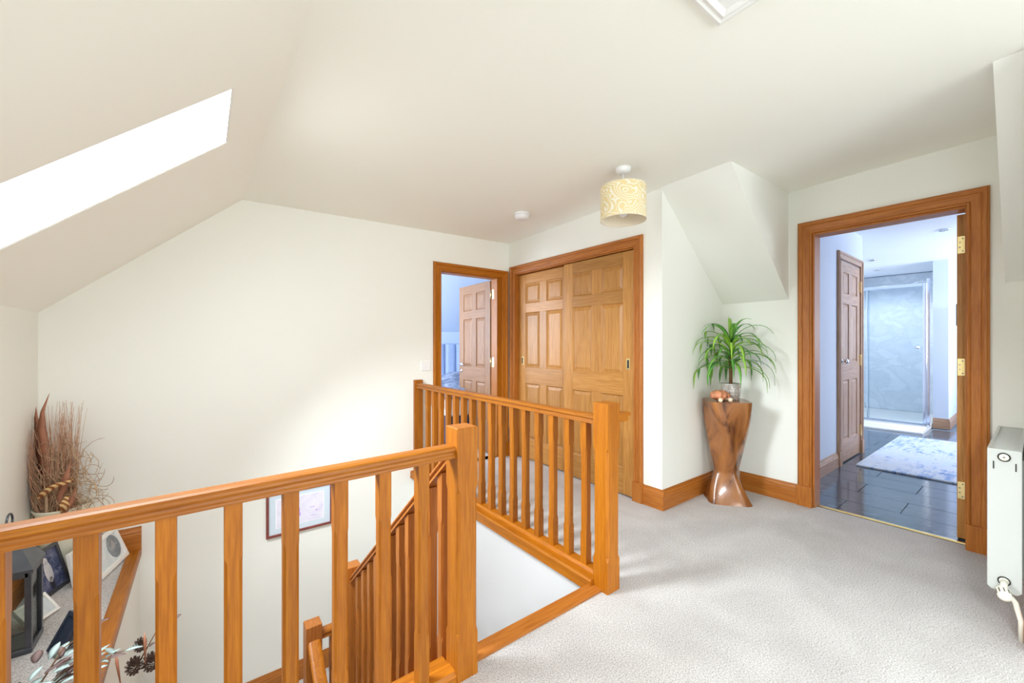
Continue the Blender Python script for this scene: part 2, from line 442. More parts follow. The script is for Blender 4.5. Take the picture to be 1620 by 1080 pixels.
struct('wall_stair', bm, 'white_paint', 'white wall of the stairwell below the far balustrade', 'wall')
bm = bm_new()
box(bm, XK, -0.323, YF - 0.1, YP, ZG, -0.15)
struct('wall_ledge', bm, 'wall_paint', 'cream boxed-in wall below the carpeted display ledge', 'wall')
bm = bm_new()
box(bm, XK, XF, -2.05, -1.95, ZG, -0.25); box(bm, XF, XF + 0.1, -2.0, YF - 0.05, ZG, -0.25)
struct('wall_downstairs', bm, 'white_paint', 'white walls of the lower hall under the landing', 'wall')

# ceilings
bm = bm_new()
x0, x1, y0, y1 = 0.16, 3.68, -2.6, YP + 0.1
hexa(bm, [(x0, y0, zce(x0, y0)), (x1, y0, zce(x1, y0)), (x1, y1, zce(x1, y1)), (x0, y1, zce(x0, y1)),
          (x0, y0, zce(x0, y0) + .25), (x1, y0, zce(x1, y0) + .25), (x1, y1, zce(x1, y1) + .25), (x0, y1, zce(x0, y1) + .25)])
struct('ceiling', bm, 'ceiling_paint', 'plain cream ceiling over the landing', 'ceiling')
bm = bm_new()
def slab(xa, xb, ya, yb):
    prism(bm, [(xa, zsl(xa)), (xb, zsl(xb)), (xb, zsl(xb) + 0.10), (xa, zsl(xa) + 0.10)], lambda u, v, t: (u, t, v), ya, yb)
SKX0, SKX1 = -0.66, 0.09
for ya, yb in ((-2.6, -0.9), (-0.3, 1.775), (2.275, YP + 0.1)): slab(-0.95, 0.42, ya, yb)
for ya, yb in ((-0.9, -0.3), (1.775, 2.275)):
    slab(-0.95, SKX0, ya, yb); slab(SKX1, 0.42, ya, yb)
struct('ceiling_slope', bm, 'ceiling_paint', 'sloping cream ceiling at left with the bright roof window', 'ceiling')
bm = bm_new()
def zr(x): return 2.375 - 0.84 * (x - 2.584)
for ya, yb in ((1.172, YA), (YR, 0.118)):
    prism(bm, [(2.45, zr(2.45)), (XB, zr(XB)), (XB, 2.75), (2.45, 2.75)], lambda u, v, t: (u, t, v), ya, yb)
struct('ceiling_dormer', bm, 'wall_paint', 'sloping white soffit and dormer cheek above the plant alcove', 'ceiling')

# roof window in view, then a roof window and rear window added for fill
def roof_window(name, ya, yb, label):
    w = thing(name, label, 'window', (0, 0, 0), None, 'structure')
    def P(u, v, t): return (u, t, v)
    fr = 0.008
    for xa, xb, y_a, y_b in ((SKX0, SKX0 + fr, ya, yb), (SKX1 - fr, SKX1, ya, yb), (SKX0 + fr, SKX1 - fr, ya, ya + fr), (SKX0 + fr, SKX1 - fr, yb - fr, yb)):
        b_ = bm_new(); dz = 0.002
        prism(b_, [(xa, zsl(xa) + dz), (xb, zsl(xb) + dz), (xb, zsl(xb) + dz + .06), (xa, zsl(xa) + dz + .06)], P, y_a, y_b)
        obj('frame_bar', b_, 'white_gloss', w)
    b_ = bm_new(); dz = 0.010; xa, xb = SKX0 + fr, SKX1 - fr
    prism(b_, [(xa, zsl(xa) + dz), (xb, zsl(xb) + dz), (xb, zsl(xb) + dz + .006), (xa, zsl(xa) + dz + .006)], P, ya + fr, yb - fr)
    obj('pane', b_, 'clear_glass', w)
roof_window('window_1', 1.775, 2.275, 'long bright roof window set in the sloping ceiling')
roof_window('added_window_2', -0.9, -0.3, 'unseen roof window added behind the viewer for fill light')
w = thing('added_window_3', 'unseen white framed window added behind the viewer for fill light', 'window', (1.0, -2.55, 0.7), None, 'structure')
for xa, xb, za, zb in ((0, .06, .7, 2.05), (1.94, 2.0, .7, 2.05), (.06, 1.94, .7, .76), (.06, 1.94, 1.99, 2.05), (.97, 1.03, .76, 1.99)):
    b_ = bm_new(); box(b_, xa, xb, -2.58, -2.52, za, zb); obj('frame_bar', b_, 'white_gloss', w)
for xa, xb in ((.06, .97), (1.03, 1.94)):
    b_ = bm_new(); box(b_, xa, xb, -2.553, -2.547, .76, 1.99); obj('pane', b_, 'clear_glass', w)

# ------------------------------------------------------------------ trims
CAS = [(0, 0), (0, .012), (.003, .017), (.010, .019), (.016, .016), (.018, .012), (.056, .016), (.060, .022), (.066, .025), (.078, .026), (.082, .022), (.088, .020), (.09, .015), (.09, 0)]
def casing(name, label, P, u0, u1, zt, mats, W_=0.09, plinth=True, z0=0.0):
    """mitred architrave: P(u, v, d) with u along the wall and d out of it"""
    root = thing(name, label, 'door frame', P(u0, z0, 0), None, 'structure')
    s = W_ / 0.09; pr = [(w_ * s, d_) for w_, d_ in CAS]
    zb = z0 + (0.15 if plinth else 0)
    for sg, u in ((-1, u0), (1, u1)):
        b_ = bm_new()
        loft(b_, [[P(u + sg * w_, zb, d_) for w_, d_ in pr], [P(u + sg * w_, zt + w_, d_) for w_, d_ in pr]])
        obj('architrave', b_, mats[1], root)
        if plinth:
            b_ = bm_new()
            q = sorted((u - sg * 0.002, u + sg * (W_ + 0.006)))
            c = [P(uu, vv, dd) for vv in (z0, zb) for uu, dd in ((q[0], 0), (q[1], 0), (q[1], .03), (q[0], .03))]
            hexa(b_, c); obj('plinth_block', b_, mats[1], root, bevel=0.002)
    b_ = bm_new()
    loft(b_, [[P(u0 - w_, zt + w_, d_) for w_, d_ in pr], [P(u1 + w_, zt + w_, d_) for w_, d_ in pr]])
    obj('architrave_head', b_, mats[0], root)
    return root
def lining(root, P, u0, u1, zt, d0, d1, mats, th=0.028, z0=0.0):
    for q in ((u0 - th, u0), (u1, u1 + th)):
        b_ = bm_new()
        hexa(b_, [P(uu, vv, dd) for vv in (z0, zt) for uu, dd in ((q[0], d0), (q[1], d0), (q[1], d1), (q[0], d1))])
        obj('door_lining', b_, mats[1], root)
    b_ = bm_new()
    hexa(b_, [P(uu, vv, dd) for vv in (zt, zt + th) for uu, dd in ((u0 - th, d0), (u1 + th, d0), (u1 + th, d1), (u0 - th, d1))])
    obj('head_lining', b_, mats[0], root)

PB = lambda u, v, d: (XB - d, u, v)
bath_frame = casing('trim_1', 'moulded pine architrave around the open bathroom doorway', PB, 0.262, 1.018, 2.018, ('pine_trim_y', 'pine_trim_z'))
lining(bath_frame, PB, 0.267, 1.006, 2.004, -0.12, 0.0, ('pine_trim_y', 'pine_trim_z'), 0.024)
PP = lambda u, v, d: (u, YP - d, v)
bed_frame = casing('trim_2', 'pine architrave around the half-hidden bedroom doorway', PP, 1.827, 2.548, 1.912, ('pine_x', 'pine_z'), 0.083)
lining(bed_frame, PP, 1.83, 2.492, 1.905, -0.11, 0.0, ('pine_x', 'pine_z'), 0.058)
PW = lambda u, v, d: (XW - d, u, v)
war_frame = casing('trim_3', 'pine architrave around the sliding wardrobe doors', PW, 1.905, 3.405, 1.955, ('pine_trim_y', 'pine_trim_z'), 0.08)
lining(war_frame, PW, 1.907, 3.403, 1.945, -0.085, 0.0, ('pine_trim_y', 'pine_trim_z'), 0.022)
# sill of the bathroom doorway
bm = bm_new(); prism(bm, [(-.014, 0), (.014, 0), (.008, .007), (-.008, .007)], lambda u, v, t: (XB + 0.075 + u, t, v), 0.268, 1.006)
struct('trim_4', bm, 'brass', 'thin brass threshold strip between carpet and bathroom tiles', 'trim')

SK = [(0, 0), (.019, 0), (.019, .100), (.016, .106), (.016, .116), (.012, .122), (.008, .134), (.006, .145), (0, .145)]
def skirting(name, runs, mat, label, prof=SK):
    root = thing(name, label, 'skirting board', runs[0][0](runs[0][1], runs[0][3] if len(runs[0]) > 3 else 0, 0), None, 'structure')
    for rn in runs:
        P, a, b = rn[:3]; z = rn[3] if len(rn) > 3 else 0.0
        b_ = bm_new(); loft(b_, [[P(t, z + v, d) for d, v in prof] for t in (a, b)])
        obj('board', b_, rn[4] if len(rn) > 4 else mat, root)
PA = lambda u, v, d: (u, YA - d, v)
PR_ = lambda u, v, d: (u, YR + d, v)
PK = lambda u, v, d: (XK + d, u, v)
skirting('baseboard_alcove', [(PW, YA - 0.019, 1.82), (PA, XW, XB, 0, 'pine_trim_x'), (PB, 1.114, YA)], 'pine_trim_y', 'pine skirting board around the plant alcove')
skirting('baseboard_right', [(PR_, 2.56, XB, 0, 'pine_trim_x'), (PB, YR, 0.174)], 'pine_trim_y', 'pine skirting board behind the radiator')
skirting('baseboard_back', [(PP, 1.62, 1.742), (PP, 2.636, XW)], 'pine_trim_x', 'short pieces of pine skirting beside the bedroom doorway')
skirting('baseboard_half_landing', [(PP, -0.323, XF, ZL)], 'pine_trim_x', 'pine skirting along the wall of the half landing below the picture')
# the display ledge
ZD = -0.112
bm = bm_new(); box(bm, XK, -0.372, YF - 0.1, YP, -0.15, ZD)
struct('ledge', bm, 'carpet', 'carpeted display ledge along the eaves wall above the stairs', 'ledge')
bm = bm_new(); prism(bm, [(-.376, -.16), (-.318, -.16), (-.314, -.15), (-.314, -.115), (-.322, -.104), (-.376, -.104)], lambda u, v, t: (u, t, v), YF - 0.1, YP)
struct('trim_5', bm, 'pine_y', 'pine edging board along the carpeted display ledge', 'trim')
skirting('baseboard_ledge', [(PP, XK, -0.314, ZD, 'pine_trim_x'), (PK, YF - 0.1, YP, ZD)], 'pine_trim_y', 'pine skirting board round the back of the carpeted display ledge')
# landing nosing between the newels and the fascias round the void
bm = bm_new()
prism(bm, [(YF - .052, -.04), (YF + .022, -.04), (YF + .03, -.03), (YF + .03, .0), (YF + .02, .012), (YF - .052, .012)], lambda u, v, t: (t, u, v), 0.80, 1.665)
struct('trim_6', bm, 'pine_trim_x', 'dark pine nosing strip at the head of the stairs between the newel posts', 'trim')
bm = bm_new()
prism(bm, [(1.512, -.02), (1.55, -.02), (1.55, .04), (1.522, .04), (1.516, .03), (1.516, 0)], lambda u, v, t: (u, t, v), YF, YP)
struct('trim_7', bm, 'pine_y', 'pine fascia moulding under the far balustrade', 'trim')
bm = bm_new()
prism(bm, [(YF - .02, -.20), (YF + .02, -.20), (YF + .02, .03), (YF - .02, .03)], lambda u, v, t: (t, u, v), -0.314, 0.715)
struct('trim_8', bm, 'pine_x', 'pine fascia board along the landing edge under the front balustrade', 'trim')

# ------------------------------------------------------------------ balustrades
def oct_ring(w, c, z):
    h_ = w / 2
    return [(h_ - c, -h_, z), (h_, -h_ + c, z), (h_, h_ - c, z), (h_ - c, h_, z), (-h_ + c, h_, z), (-h_, h_ - c, z), (-h_, -h_ + c, z), (-h_ + c, -h_, z)]
def post_mesh(name, w, H, za, zb, c, ramp_=0.022, cap=0.0):
    b_ = bm_new(); e = 0.0012
    rings = [oct_ring(w, e, 0), oct_ring(w, e, za), oct_ring(w, c, za + ramp_), oct_ring(w, c, zb - ramp_), oct_ring(w, e, zb), oct_ring(w, e, H - cap)]
    if cap: rings.append(oct_ring(w - 2 * cap, e, H))
    loft(b_, rings)
    return mesh(name, b_)
RAIL = [(0, .046), (.016, .0455), (.025, .042), (.030, .036), (.031, .029), (.029, .025), (.023, .0225), (.022, .019), (.0235, .013), (.027, .008), (.028, .004), (.028, 0), (0, 0)]
RAIL = RAIL + [(-a_, b_) for a_, b_ in reversed(RAIL[1:-1])]
def rail(bm, p0, p1, prof=RAIL):
    p0 = Vector(p0); p1 = Vector(p1); d = (p1 - p0); s = Vector((d.y, -d.x, 0)).normalized()
    loft(bm, [[p + s * a_ + Vector((0, 0, b_)) for a_, b_ in prof] for p in (p0, p1)])
BASE = [(-.036, 0), (.036, 0), (.036, .022), (.031, .028), (.026, .036), (-.026, .036), (-.031, .028), (-.036, .022)]

# front balustrade, runs along X
fb = thing('front_balustrade', 'nearest pine balustrade with thick chamfered balusters, running off the left edge', 'balustrade', (0.757, 1.293, 0))
nw = obj('newel_post', post_mesh('newel_post', 0.085, 0.902, 0.15, 0.69, 0.011, 0.02, 0.003), 'pine_z', fb, local=True, loc=(0, 0, 0))
b_ = bm_new(); rail(b_, (0.716, 1.293, 0.795), (-1.3, 1.293, 0.770)); obj('handrail', b_, 'pine_x', fb)
b_ = bm_new(); rail(b_, (0.716, 1.293, 0.0), (-1.3, 1.293, 0.0), BASE); obj('base_rail', b_, 'pine_x', fb)
bal = obj('baluster', post_mesh('baluster', 0.0395, 0.760, 0.17, 0.615, 0.0068, 0.018), 'pine_z', fb, local=True, loc=(0.598 - 0.757, 0, 0.034))
k = 0.598 - 0.1337
while k > -1.2:
    copy_part(bal, fb, (k - 0.757, 0, 0.034)); k -= 0.1337

# far balustrade, runs along Y
gb = thing('far_balustrade', 'far pine balustrade running from the plain wall out to a newel on the carpet', 'balustrade', (1.583, 1.302, 0))
obj('newel_post', post_mesh('newel_post', 0.091, 0.915, 0.15, 0.70, 0.012, 0.02, 0.003), 'pine_z', gb, local=True, loc=(0, 0, 0))
b_ = bm_new(); box(b_, 1.545, 1.625, YP - 0.035, YP - 0.001, 0, 0.875); obj('half_newel', b_, 'pine_z', gb, bevel=0.002)
b_ = bm_new(); rail(b_, (1.583, 1.346, 0.802), (1.583, YP - 0.03, 0.802)); obj('handrail', b_, 'pine_y', gb)
b_ = bm_new(); rail(b_, (1.583, 1.346, 0.034), (1.583, YP - 0.03, 0.034), BASE); obj('base_rail', b_, 'pine_y', gb)
b_ = bm_new(); box(b_, 1.552, 1.613, 1.346, YP - 0.03, 0.0, 0.034); obj('base_plinth', b_, 'pine_y', gb)
b_ = bm_new(); prism(b_, [(1.628, 0), (1.742, 0), (1.748, .008), (1.744, .018), (1.764, .026), (1.768, .034), (1.760, .044), (1.74, .047), (1.628, .047)], lambda u, v, t: (u, t, .808 + v), 1.292, 1.345); obj('handrail_stub', b_, 'pine_x', gb)
bal2 = None
for i in range(16):
    y = 1.436 + 0.1235 * i
    lp = (0, y - 1.302, 0.069)
    if bal2 is None:
        bal2 = obj('baluster', post_mesh('baluster', 0.0405, 0.736, 0.15, 0.605, 0.0068, 0.018), 'pine_z', gb, local=True, loc=lp)
    else: copy_part(bal2, gb, lp)

# stair balustrade, sloping down from the front newel to the half landing
def zrl(y): return 0.700 - 0.83 * (y - 1.424)
sb = thing('stair_balustrade', 'sloping pine balustrade descending the stairs behind the front balusters', 'balustrade', (0.757, 2.66, ZL))
obj('newel_post', post_mesh('newel_post', 0.085, 1.215, 0.15, 0.75, 0.011, 0.02, 0.003), 'pine_trim_z', sb, local=True, loc=(0, 0, 0))
b_ = bm_new(); rail(b_, (0.757, 1.336, zrl(1.336)), (0.757, 2.618, zrl(2.618))); obj('handrail', b_, 'pine_trim_y', sb)
b_ = bm_new()
prism(b_, [(1.336, -0.30), (2.618, -0.30 - 0.83 * 1.282), (2.618, -0.06 - 0.83 * 1.282 + .02), (1.336, -0.04)], lambda u, v, t: (t, u, v), 0.735, 0.779)
obj('string_board', b_, 'pine_trim_y', sb)
b_ = bm_new(); rail(b_, (0.757, 1.336, -0.04), (0.757, 2.618, -0.04 - 0.83 * 1.282), [(a_ * 0.9, c_) for a_, c_ in BASE]); obj('string_capping', b_, 'pine_trim_y', sb)
sbal = None
for i in range(11):
    y = 1.432 + 0.108 * i
    lp = (0, y - 2.66, -0.02 - 0.83 * (y - 1.336) - ZL)
    if sbal is None: sbal = obj('baluster', post_mesh('baluster', 0.0395, 0.80, 0.14, 0.62, 0.0068, 0.018), 'pine_trim_z', sb, local=True, loc=lp)
    else: copy_part(sbal, sb, lp)
# lower balustrade beyond it
lb = thing('lower_balustrade', 'lowest pine balustrade with a square newel, seen between front balusters near the skirting', 'balustrade', (0.525, 2.66, ZL))
obj('newel_post', post_mesh('newel_post', 0.088, 0.94, 0.12, 0.55, 0.011, 0.02, 0.003), 'pine_trim_z', lb, local=True, loc=(0, 0, 0))
b_ = bm_new(); rail(b_, (0.57, 2.66, -0.575), (0.714, 2.66, -0.575)); obj('level_handrail', b_, 'pine_x', lb)
b_ = bm_new(); rail(b_, (0.525, 2.615, -0.60), (0.525, 1.40, -0.60 - 0.83 * 1.215), [(a_ * 1.15, c_) for a_, c_ in RAIL]); obj('handrail', b_, 'pine_y', lb)
b_ = bm_new(); prism(b_, [(2.615, ZL - .02), (2.615, ZL - .3), (1.40, ZL - .3 - 0.83 * 1.215), (1.40, ZL - .02 - 0.83 * 1.215)], lambda u, v, t: (t, u, v), 0.505, 0.545)
obj('string_board', b_, 'pine_trim_y', lb)
lbal = None
for i in range(10):
    y = 2.53 - 0.115 * i
    lp = (0, y - 2.66, -0.06 - 0.83 * (2.615 - y))
    if lbal is None: lbal = obj('baluster', post_mesh('baluster', 0.0395, 0.87, 0.14, 0.60, 0.0068, 0.018), 'pine_trim_z', lb, local=True, loc=lp)
    else: copy_part(lbal, lb, lp)
copy_part(lbal, lb, (0.115, 0, 0.0))
b_ = bm_new(); box(b_, 0.57, 0.714, 2.63, 2.69, ZL, ZL + 0.03); obj('level_base', b_, 'pine_x', lb)

# flights
st = thing('staircase', 'carpeted upper flight of stairs going down behind the newel post', 'stairs', (1.15, 1.4, ZL), None, 'structure')
for i in range(1, 7):
    b_ = bm_new(); z = -i * 0.2014; y0 = YF + 0.005 + (i - 1) * 0.234
    box(b_, 0.785, XF, y0, y0 + 0.234 + 0.02, z - 0.25, z); obj('step', b_, 'carpet', st)
st2 = thing('staircase', 'carpeted lower flight of stairs turning back under the landing', 'stairs', (0.1, 2.0, ZG), None, 'structure')
for i in range(1, 7):
    b_ = bm_new(); z = ZL - i * 0.2014; y1 = 2.75 - (i - 1) * 0.234
    box(b_, -0.323, 0.50, y1 - 0.254, y1, max(z - 0.25, ZG), z); obj('step', b_, 'carpet', st2)

# ------------------------------------------------------------------ six-panel doors
ZP = ((0.205, 0.79), (0.96, 1.535), (1.633, 1.84))
def six_panel(root, w, h, t, mats, stile=0.105, mid=0.10, local=True):
    """local frame: x 0..w, y = thickness, z 0..h"""
    s = h / 1.94; zs = [(a_ * s, c_ * s) for a_, c_ in ZP]
    xm0, xm1 = w / 2 - mid / 2, w / 2 + mid / 2
    mv, mh = mats
    for xa, xb in ((0, stile), (w - stile, w)):
        b_ = bm_new(); box(b_, xa, xb, -t / 2, t / 2, 0, h); obj('stile', b_, mv, root, local=local, bevel=0.0015)
    edges = [0] + [q for p in zs for q in p] + [h]
    for za, zb in zip(edges[0::2], edges[1::2]):
        b_ = bm_new(); box(b_, stile, w - stile, -t / 2, t / 2, za, zb); obj('rail', b_, mh, root, local=local, bevel=0.0015)
    for za, zb in zs:
        b_ = bm_new(); box(b_, xm0, xm1, -t / 2, t / 2, za, zb); obj('muntin', b_, mv, root, local=local, bevel=0.0015)
        for xa, xb in ((stile, xm0), (xm1, w - stile)):
            b_ = bm_new(); e = 0.008; f = 0.034
            for sg in (-1, 1):
                r_ = lambda k_, y_: [(xa + k_, sg * y_, za + k_), (xb - k_, sg * y_, za + k_), (xb - k_, sg * y_, zb - k_), (xa + k_, sg * y_, zb - k_)]
                # ovolo at the frame, recessed groove, raised field
                loft(b_, [r_(0, t / 2 - .001), r_(e, t * 0.24), r_(e + .004, t * 0.20), r_(f, t * 0.42), r_(f + .003, t * 0.44)], True, False)
                last = r_(f + .003, t * 0.44); b_.faces.new([b_.verts.new(p) for p in last])
            bmesh.ops.remove_doubles(b_, verts=b_.verts, dist=1e-5)
            obj('panel', b_, mv, root, local=local)
OAKM = ('oak_z', 'oak_x')
# sliding wardrobe doors (local x runs along -Y... rotate so that x -> +Y)
def flush_pull(root, x, z, y):
    b_ = bm_new(); box(b_, x - .017, x + .017, y - .002, y + .002, z - .045, z + .045)
    p = obj('pull_plate', b_, 'brass', root, local=True, bevel=0.004)
    b_ = bm_new(); box(b_, x - .009, x + .009, y - .0005, y + .0030, z - .032, z + .032)
    obj('finger_recess', b_, 'dark_gap', p, local=True)
d = thing('door_1', 'front oak six-panel sliding wardrobe door, right-hand one, with brass finger pull', 'door', (2.672, 1.91, 0.012), None, 'structure', R(90))
six_panel(d, 0.765, 1.925, 0.035, OAKM); flush_pull(d, 0.055, 1.035, 0.0185)
d = thing('door_2', 'rear oak six-panel sliding wardrobe door, left-hand one beside the corner', 'door', (2.712, 2.63, 0.012), None, 'structure', R(90))
six_panel(d, 0.765, 1.925, 0.035, OAKM); flush_pull(d, 0.705, 1.02, 0.0185)
bm = bm_new(); box(bm, XW + 0.10, XW + 0.62, 1.75, 3.5, 1.97, 2.02); struct('wardrobe_top', bm, 'dark_gap', 'dark inside top of the built-in wardrobe', 'wardrobe')

GO = ('grey_oak_z', 'grey_oak_x')
def butt_hinge(root, x, y, z, sx, sy, name='hinge'):
    """brass hinge leaf: thin plate of sx by sy plan with four screws, .1 tall"""
    b_ = bm_new(); box(b_, x - sx / 2, x + sx / 2, y - sy / 2, y + sy / 2, z - .052, z + .052)
    h_ = obj(name, b_, 'brass', root)
    return h_
# bedroom door, opened into the bedroom
d = thing('door_3', 'brown six-panel bedroom door standing open inside the bedroom', 'door', (2.500, 3.635, 0.012), None, 'structure', R(87.5))
six_panel(d, 0.715, 1.885, 0.036, ('brown_oak_z', 'brown_oak_x'))
b_ = bm_new(); lathe(b_, [(.022, 0), (.022, .006), (.009, .010), (.009, .035)], 14)
hr = obj('handle_rose', b_, 'chrome', d, True, local=True, loc=(0.66, 0.018, 0.95), rot=(-R(90), 0, 0))
b_ = bm_new(); tube(b_, [(0.66, 0.05, 0.95), (0.60, 0.055, 0.95), (0.55, 0.052, 0.947)], [.008, .008, .007], 8); obj('lever', b_, 'chrome', d, True, local=True)
b_ = bm_new(); lathe(b_, [(.02, 0), (.02, .006), (.006, .010), (.006, .02)], 14); obj('thumb_turn', b_, 'chrome', d, True, local=True, loc=(0.66, 0.018, 0.87), rot=(-R(90), 0, 0))
for z in (0.28, 1.00, 1.735):
    b_ = bm_new(); box(b_, -0.004, 0.0005, -0.016, 0.016, z - .05, z + .05); hg = obj('hinge', b_, 'brass', d, local=True)
    b_ = bm_new(); lathe(b_, [(.006, z - .05), (.006, z + .05)], 10, (-0.008, 0.016, 0)); obj('hinge_knuckle', b_, 'brass', hg, True, local=True)
for z in (0.29, 1.01, 1.745):
    b_ = bm_new(); box(b_, 2.489, 2.4925, 3.575, 3.612, z - .05, z + .05); obj('hinge_plate', b_, 'brass', bed_frame)
# bathroom door, folded back out of sight
d = thing('door_4', 'pine six-panel bathroom door swung fully open, only its hinged edge showing', 'door', (3.695, 0.291, 0.012), None, 'structure', R(1.5))
six_panel(d, 0.70, 1.986, 0.040, ('oak_z', 'oak_x'))
for z in (0.295, 1.05, 1.80):
    b_ = bm_new(); box(b_, -.002, .0005, -.013, .017, z - .052, z + .052); hg = obj('hinge_plate', b_, 'brass', d, local=True)
    for dy, dz in ((-.004, .038), (.008, .014), (.008, -.014), (-.004, -.038)):
        b_ = bm_new(); lathe(b_, [(.0046, 0), (.0046, .0012)], 8)
        obj('screw', b_, 'screw_steel', hg, local=True, loc=(-.002, dy, z + dz), rot=(0, -R(90), 0))

# ------------------------------------------------------------------ bathroom
YC = 1.215   # wall holding the linen cupboard door
bm = bm_new(); box(bm, XB + 0.06, 9.8, -1.2, 3.0, -0.2, -0.012)
bf = struct('floor_bathroom', bm, 'grout', 'glossy dark slate tiled bathroom floor', 'floor')
tile_me = None
for i in range(15):
    for j in range(5):
        xa = XB + 0.068 + i * 0.304; ya = -1.2 + 0.602 * j + (0.10 if i % 2 else 0.40) - 0.1
        if xa > 7.9: continue
        if tile_me is None:
            b_ = bm_new(); box(b_, 0, 0.2985, 0, 0.5965, -0.012, 0.0)
            tile_me = mesh('tile', b_); tile_me.materials.append(M['slate_tile'])
        obj('tile', tile_me, None, bf, local=True, loc=(xa, ya, 0))
bm = bm_new()
box(bm, XB + 0.1, 5.03, YC, YC + 0.1, -0.1, 2.5); box(bm, 5.77, 5.90, YC, YC + 0.1, -0.1, 2.5)
box(bm, 5.03, 5.77, YC, YC + 0.1, 2.06, 2.5)
box(bm, 5.80, 5.90, YC + 0.1, 2.2, -0.1, 2.5)
struct('wall_cupboard', bm, 'bath_paint', 'pale blue-white bathroom wall holding the slim panelled cupboard door', 'wall')
bm = bm_new(); box(bm, 8.38, 8.5, 0.785, 0.94, -0.1, 2.5); box(bm, 8.5, 9.6, 0.785, 0.86, -0.1, 2.5)
struct('wall_shower_end', bm, 'bath_paint', 'pale wall end beside the shower enclosure', 'wall')
bm = bm_new(); box(bm, 9.6, 9.7, -1.2, 3.0, -0.1, 2.5); box(bm, 3.67, 6.6, -1.2, -1.1, -0.1, 2.5); box(bm, 8.6, 9.7, -1.2, -1.1, -0.1, 2.5)
box(bm, 6.6, 8.6, -1.2, -1.1, -0.1, 0.9); box(bm, 6.6, 8.6, -1.2, -1.1, 2.3, 2.5); box(bm, XB + .1, XB + .2, -1.2, YR - .1, -0.1, 2.5)
struct('wall_bathroom_far', bm, 'bath_paint', 'pale blue-white far walls of the bathroom', 'wall')
bm = bm_new(); box(bm, XB + 0.1, 9.8, -1.2, 3.0, 2.412, 2.5)
struct('ceiling_bathroom', bm, 'bath_ceiling', 'pale blue-white bathroom ceiling', 'ceiling')
PC = lambda u, v, d: (u, YC - d, v)
GOT = ('grey_oak_x', 'grey_oak_z')
skirting('baseboard_bathroom', [(PC, XB + 0.1, 4.955, 0, 'grey_oak_x'), (PC, 5.84, 5.90, 0, 'grey_oak_x'),
         (lambda u, v, d: (8.38 - d, u, v), 0.785, 0.94, 0, 'grey_oak_y'), (lambda u, v, d: (u, 0.785 - d, v), 8.361, 9.6, 0, 'grey_oak_x')], 'grey_oak_x', 'brown skirting boards along the bathroom walls')
cf = casing('trim_9', 'brown architrave around the bathroom cupboard door', PC, 5.03, 5.77, 2.055, GOT, 0.075)
d = thing('door_5', 'slim six-panel cupboard door on the left bathroom wall with a small knob', 'door', (5.035, YC + 0.012, 0.012), None, 'structure', 0)
six_panel(d, 0.73, 2.03, 0.036, GO)
b_ = bm_new(); lathe(b_, [(.02, 0), (.02, .005), (.008, .009), (.008, .03), (.024, .036), (.026, .046), (.016, .056)], 16)
obj('knob', b_, 'chrome', d, True, local=True, loc=(0.06, -0.018, 1.02), rot=(R(90), 0, 0))
for z in (0.25, 1.02, 1.82):
    b_ = bm_new(); box(b_, 0.722, 0.742, -0.034, -0.018, z - .06, z + .06); obj('hinge', b_, 'brass', d, local=True)
# rug
bm = bm_new(); box(bm, 5.14, 7.27, -0.42, 1.11, 0.001, 0.016)
tag(obj('rug', bm, 'rug_weave', bevel=0.004), 'white rug with streaky blue pattern on the bathroom tiles', 'rug')
# shower: tray, enclosure, marble panels
bm = bm_new(); prism(bm, [(7.62, 0.0), (9.54, 0.0), (9.54, .06), (7.92, .06), (7.90, .035), (7.64, .03), (7.62, .02)], lambda u, v, t: (u, t, v), 0.95, 2.19)
tag(obj('shower_tray', bm, 'white_gloss'), 'low white shower tray with a step in front', 'shower tray')
bm = bm_new(); box(bm, 9.55, 9.6, 0.87, 2.3, 0.06, 2.40); box(bm, 5.90, 9.6, 2.2, 2.26, 0.0, 2.40); box(bm, 8.5, 9.55, 0.861, 0.875, 0.06, 2.40)
tag(obj('shower_wall_panel', bm, 'marble'), 'pale grey marble-effect panels lining the shower', 'wall panel', None, 'structure')
XS = 7.97
se = thing('shower_enclosure', 'chrome-framed glass shower enclosure at the far end of the bathroom', 'shower', (XS, 1.5, 0.06))
for nm, a_ in (('frame_post', (XS - .02, XS + .02, 0.955, 0.99, .06, 2.06)), ('frame_post', (XS - .02, XS + .02, 2.15, 2.19, .06, 2.06)),
               ('frame_post', (XS + .02, XS + .05, 0.925, 0.955, .06, 2.12)),
               ('top_rail', (XS - .02, XS + .02, 0.99, 2.15, 2.015, 2.06)), ('bottom_rail', (XS - .02, XS + .02, 0.99, 2.15, .06, .10)),
               ('door_edge', (XS - .008, XS + .008, 1.575, 1.59, .10, 2.015))):
    b_ = bm_new(); box(b_, *a_); obj(nm, b_, 'chrome', se, bevel=0.004)
for ya, yb, dx in ((0.99, 1.59, 0.0), (1.56, 2.15, 0.018)):
    b_ = bm_new(); box(b_, XS + dx - .004, XS + dx + .004, ya, yb, .10, 2.015); obj('glass_panel', b_, 'shower_glass', se)
b_ = bm_new(); lathe(b_, [(.012, 0), (.012, .02), (.022, .026), (.022, .04), (.0, .044)], 14, cap=False); obj('door_knob', b_, 'chrome', se, True, local=True, loc=(-.005, 1.04 - 1.5, 1.10), rot=(0, -R(90), 0))
ss = thing('shower_mixer', 'chrome shower with a curved arm rising above the glass', 'shower', (8.9, 0.90, 1.1))
b_ = bm_new(); tube(b_, [(8.9, .90, 1.1), (8.9, .90, 2.12)], .011, 8); obj('riser_pipe', b_, 'chrome', ss, True)
b_ = bm_new(); tube(b_, [(8.9, .90, 2.09), (8.9, 1.0, 2.17), (8.9, 1.12, 2.19), (8.9, 1.2, 2.17)], .010, 8); obj('arm', b_, 'chrome', ss, True)
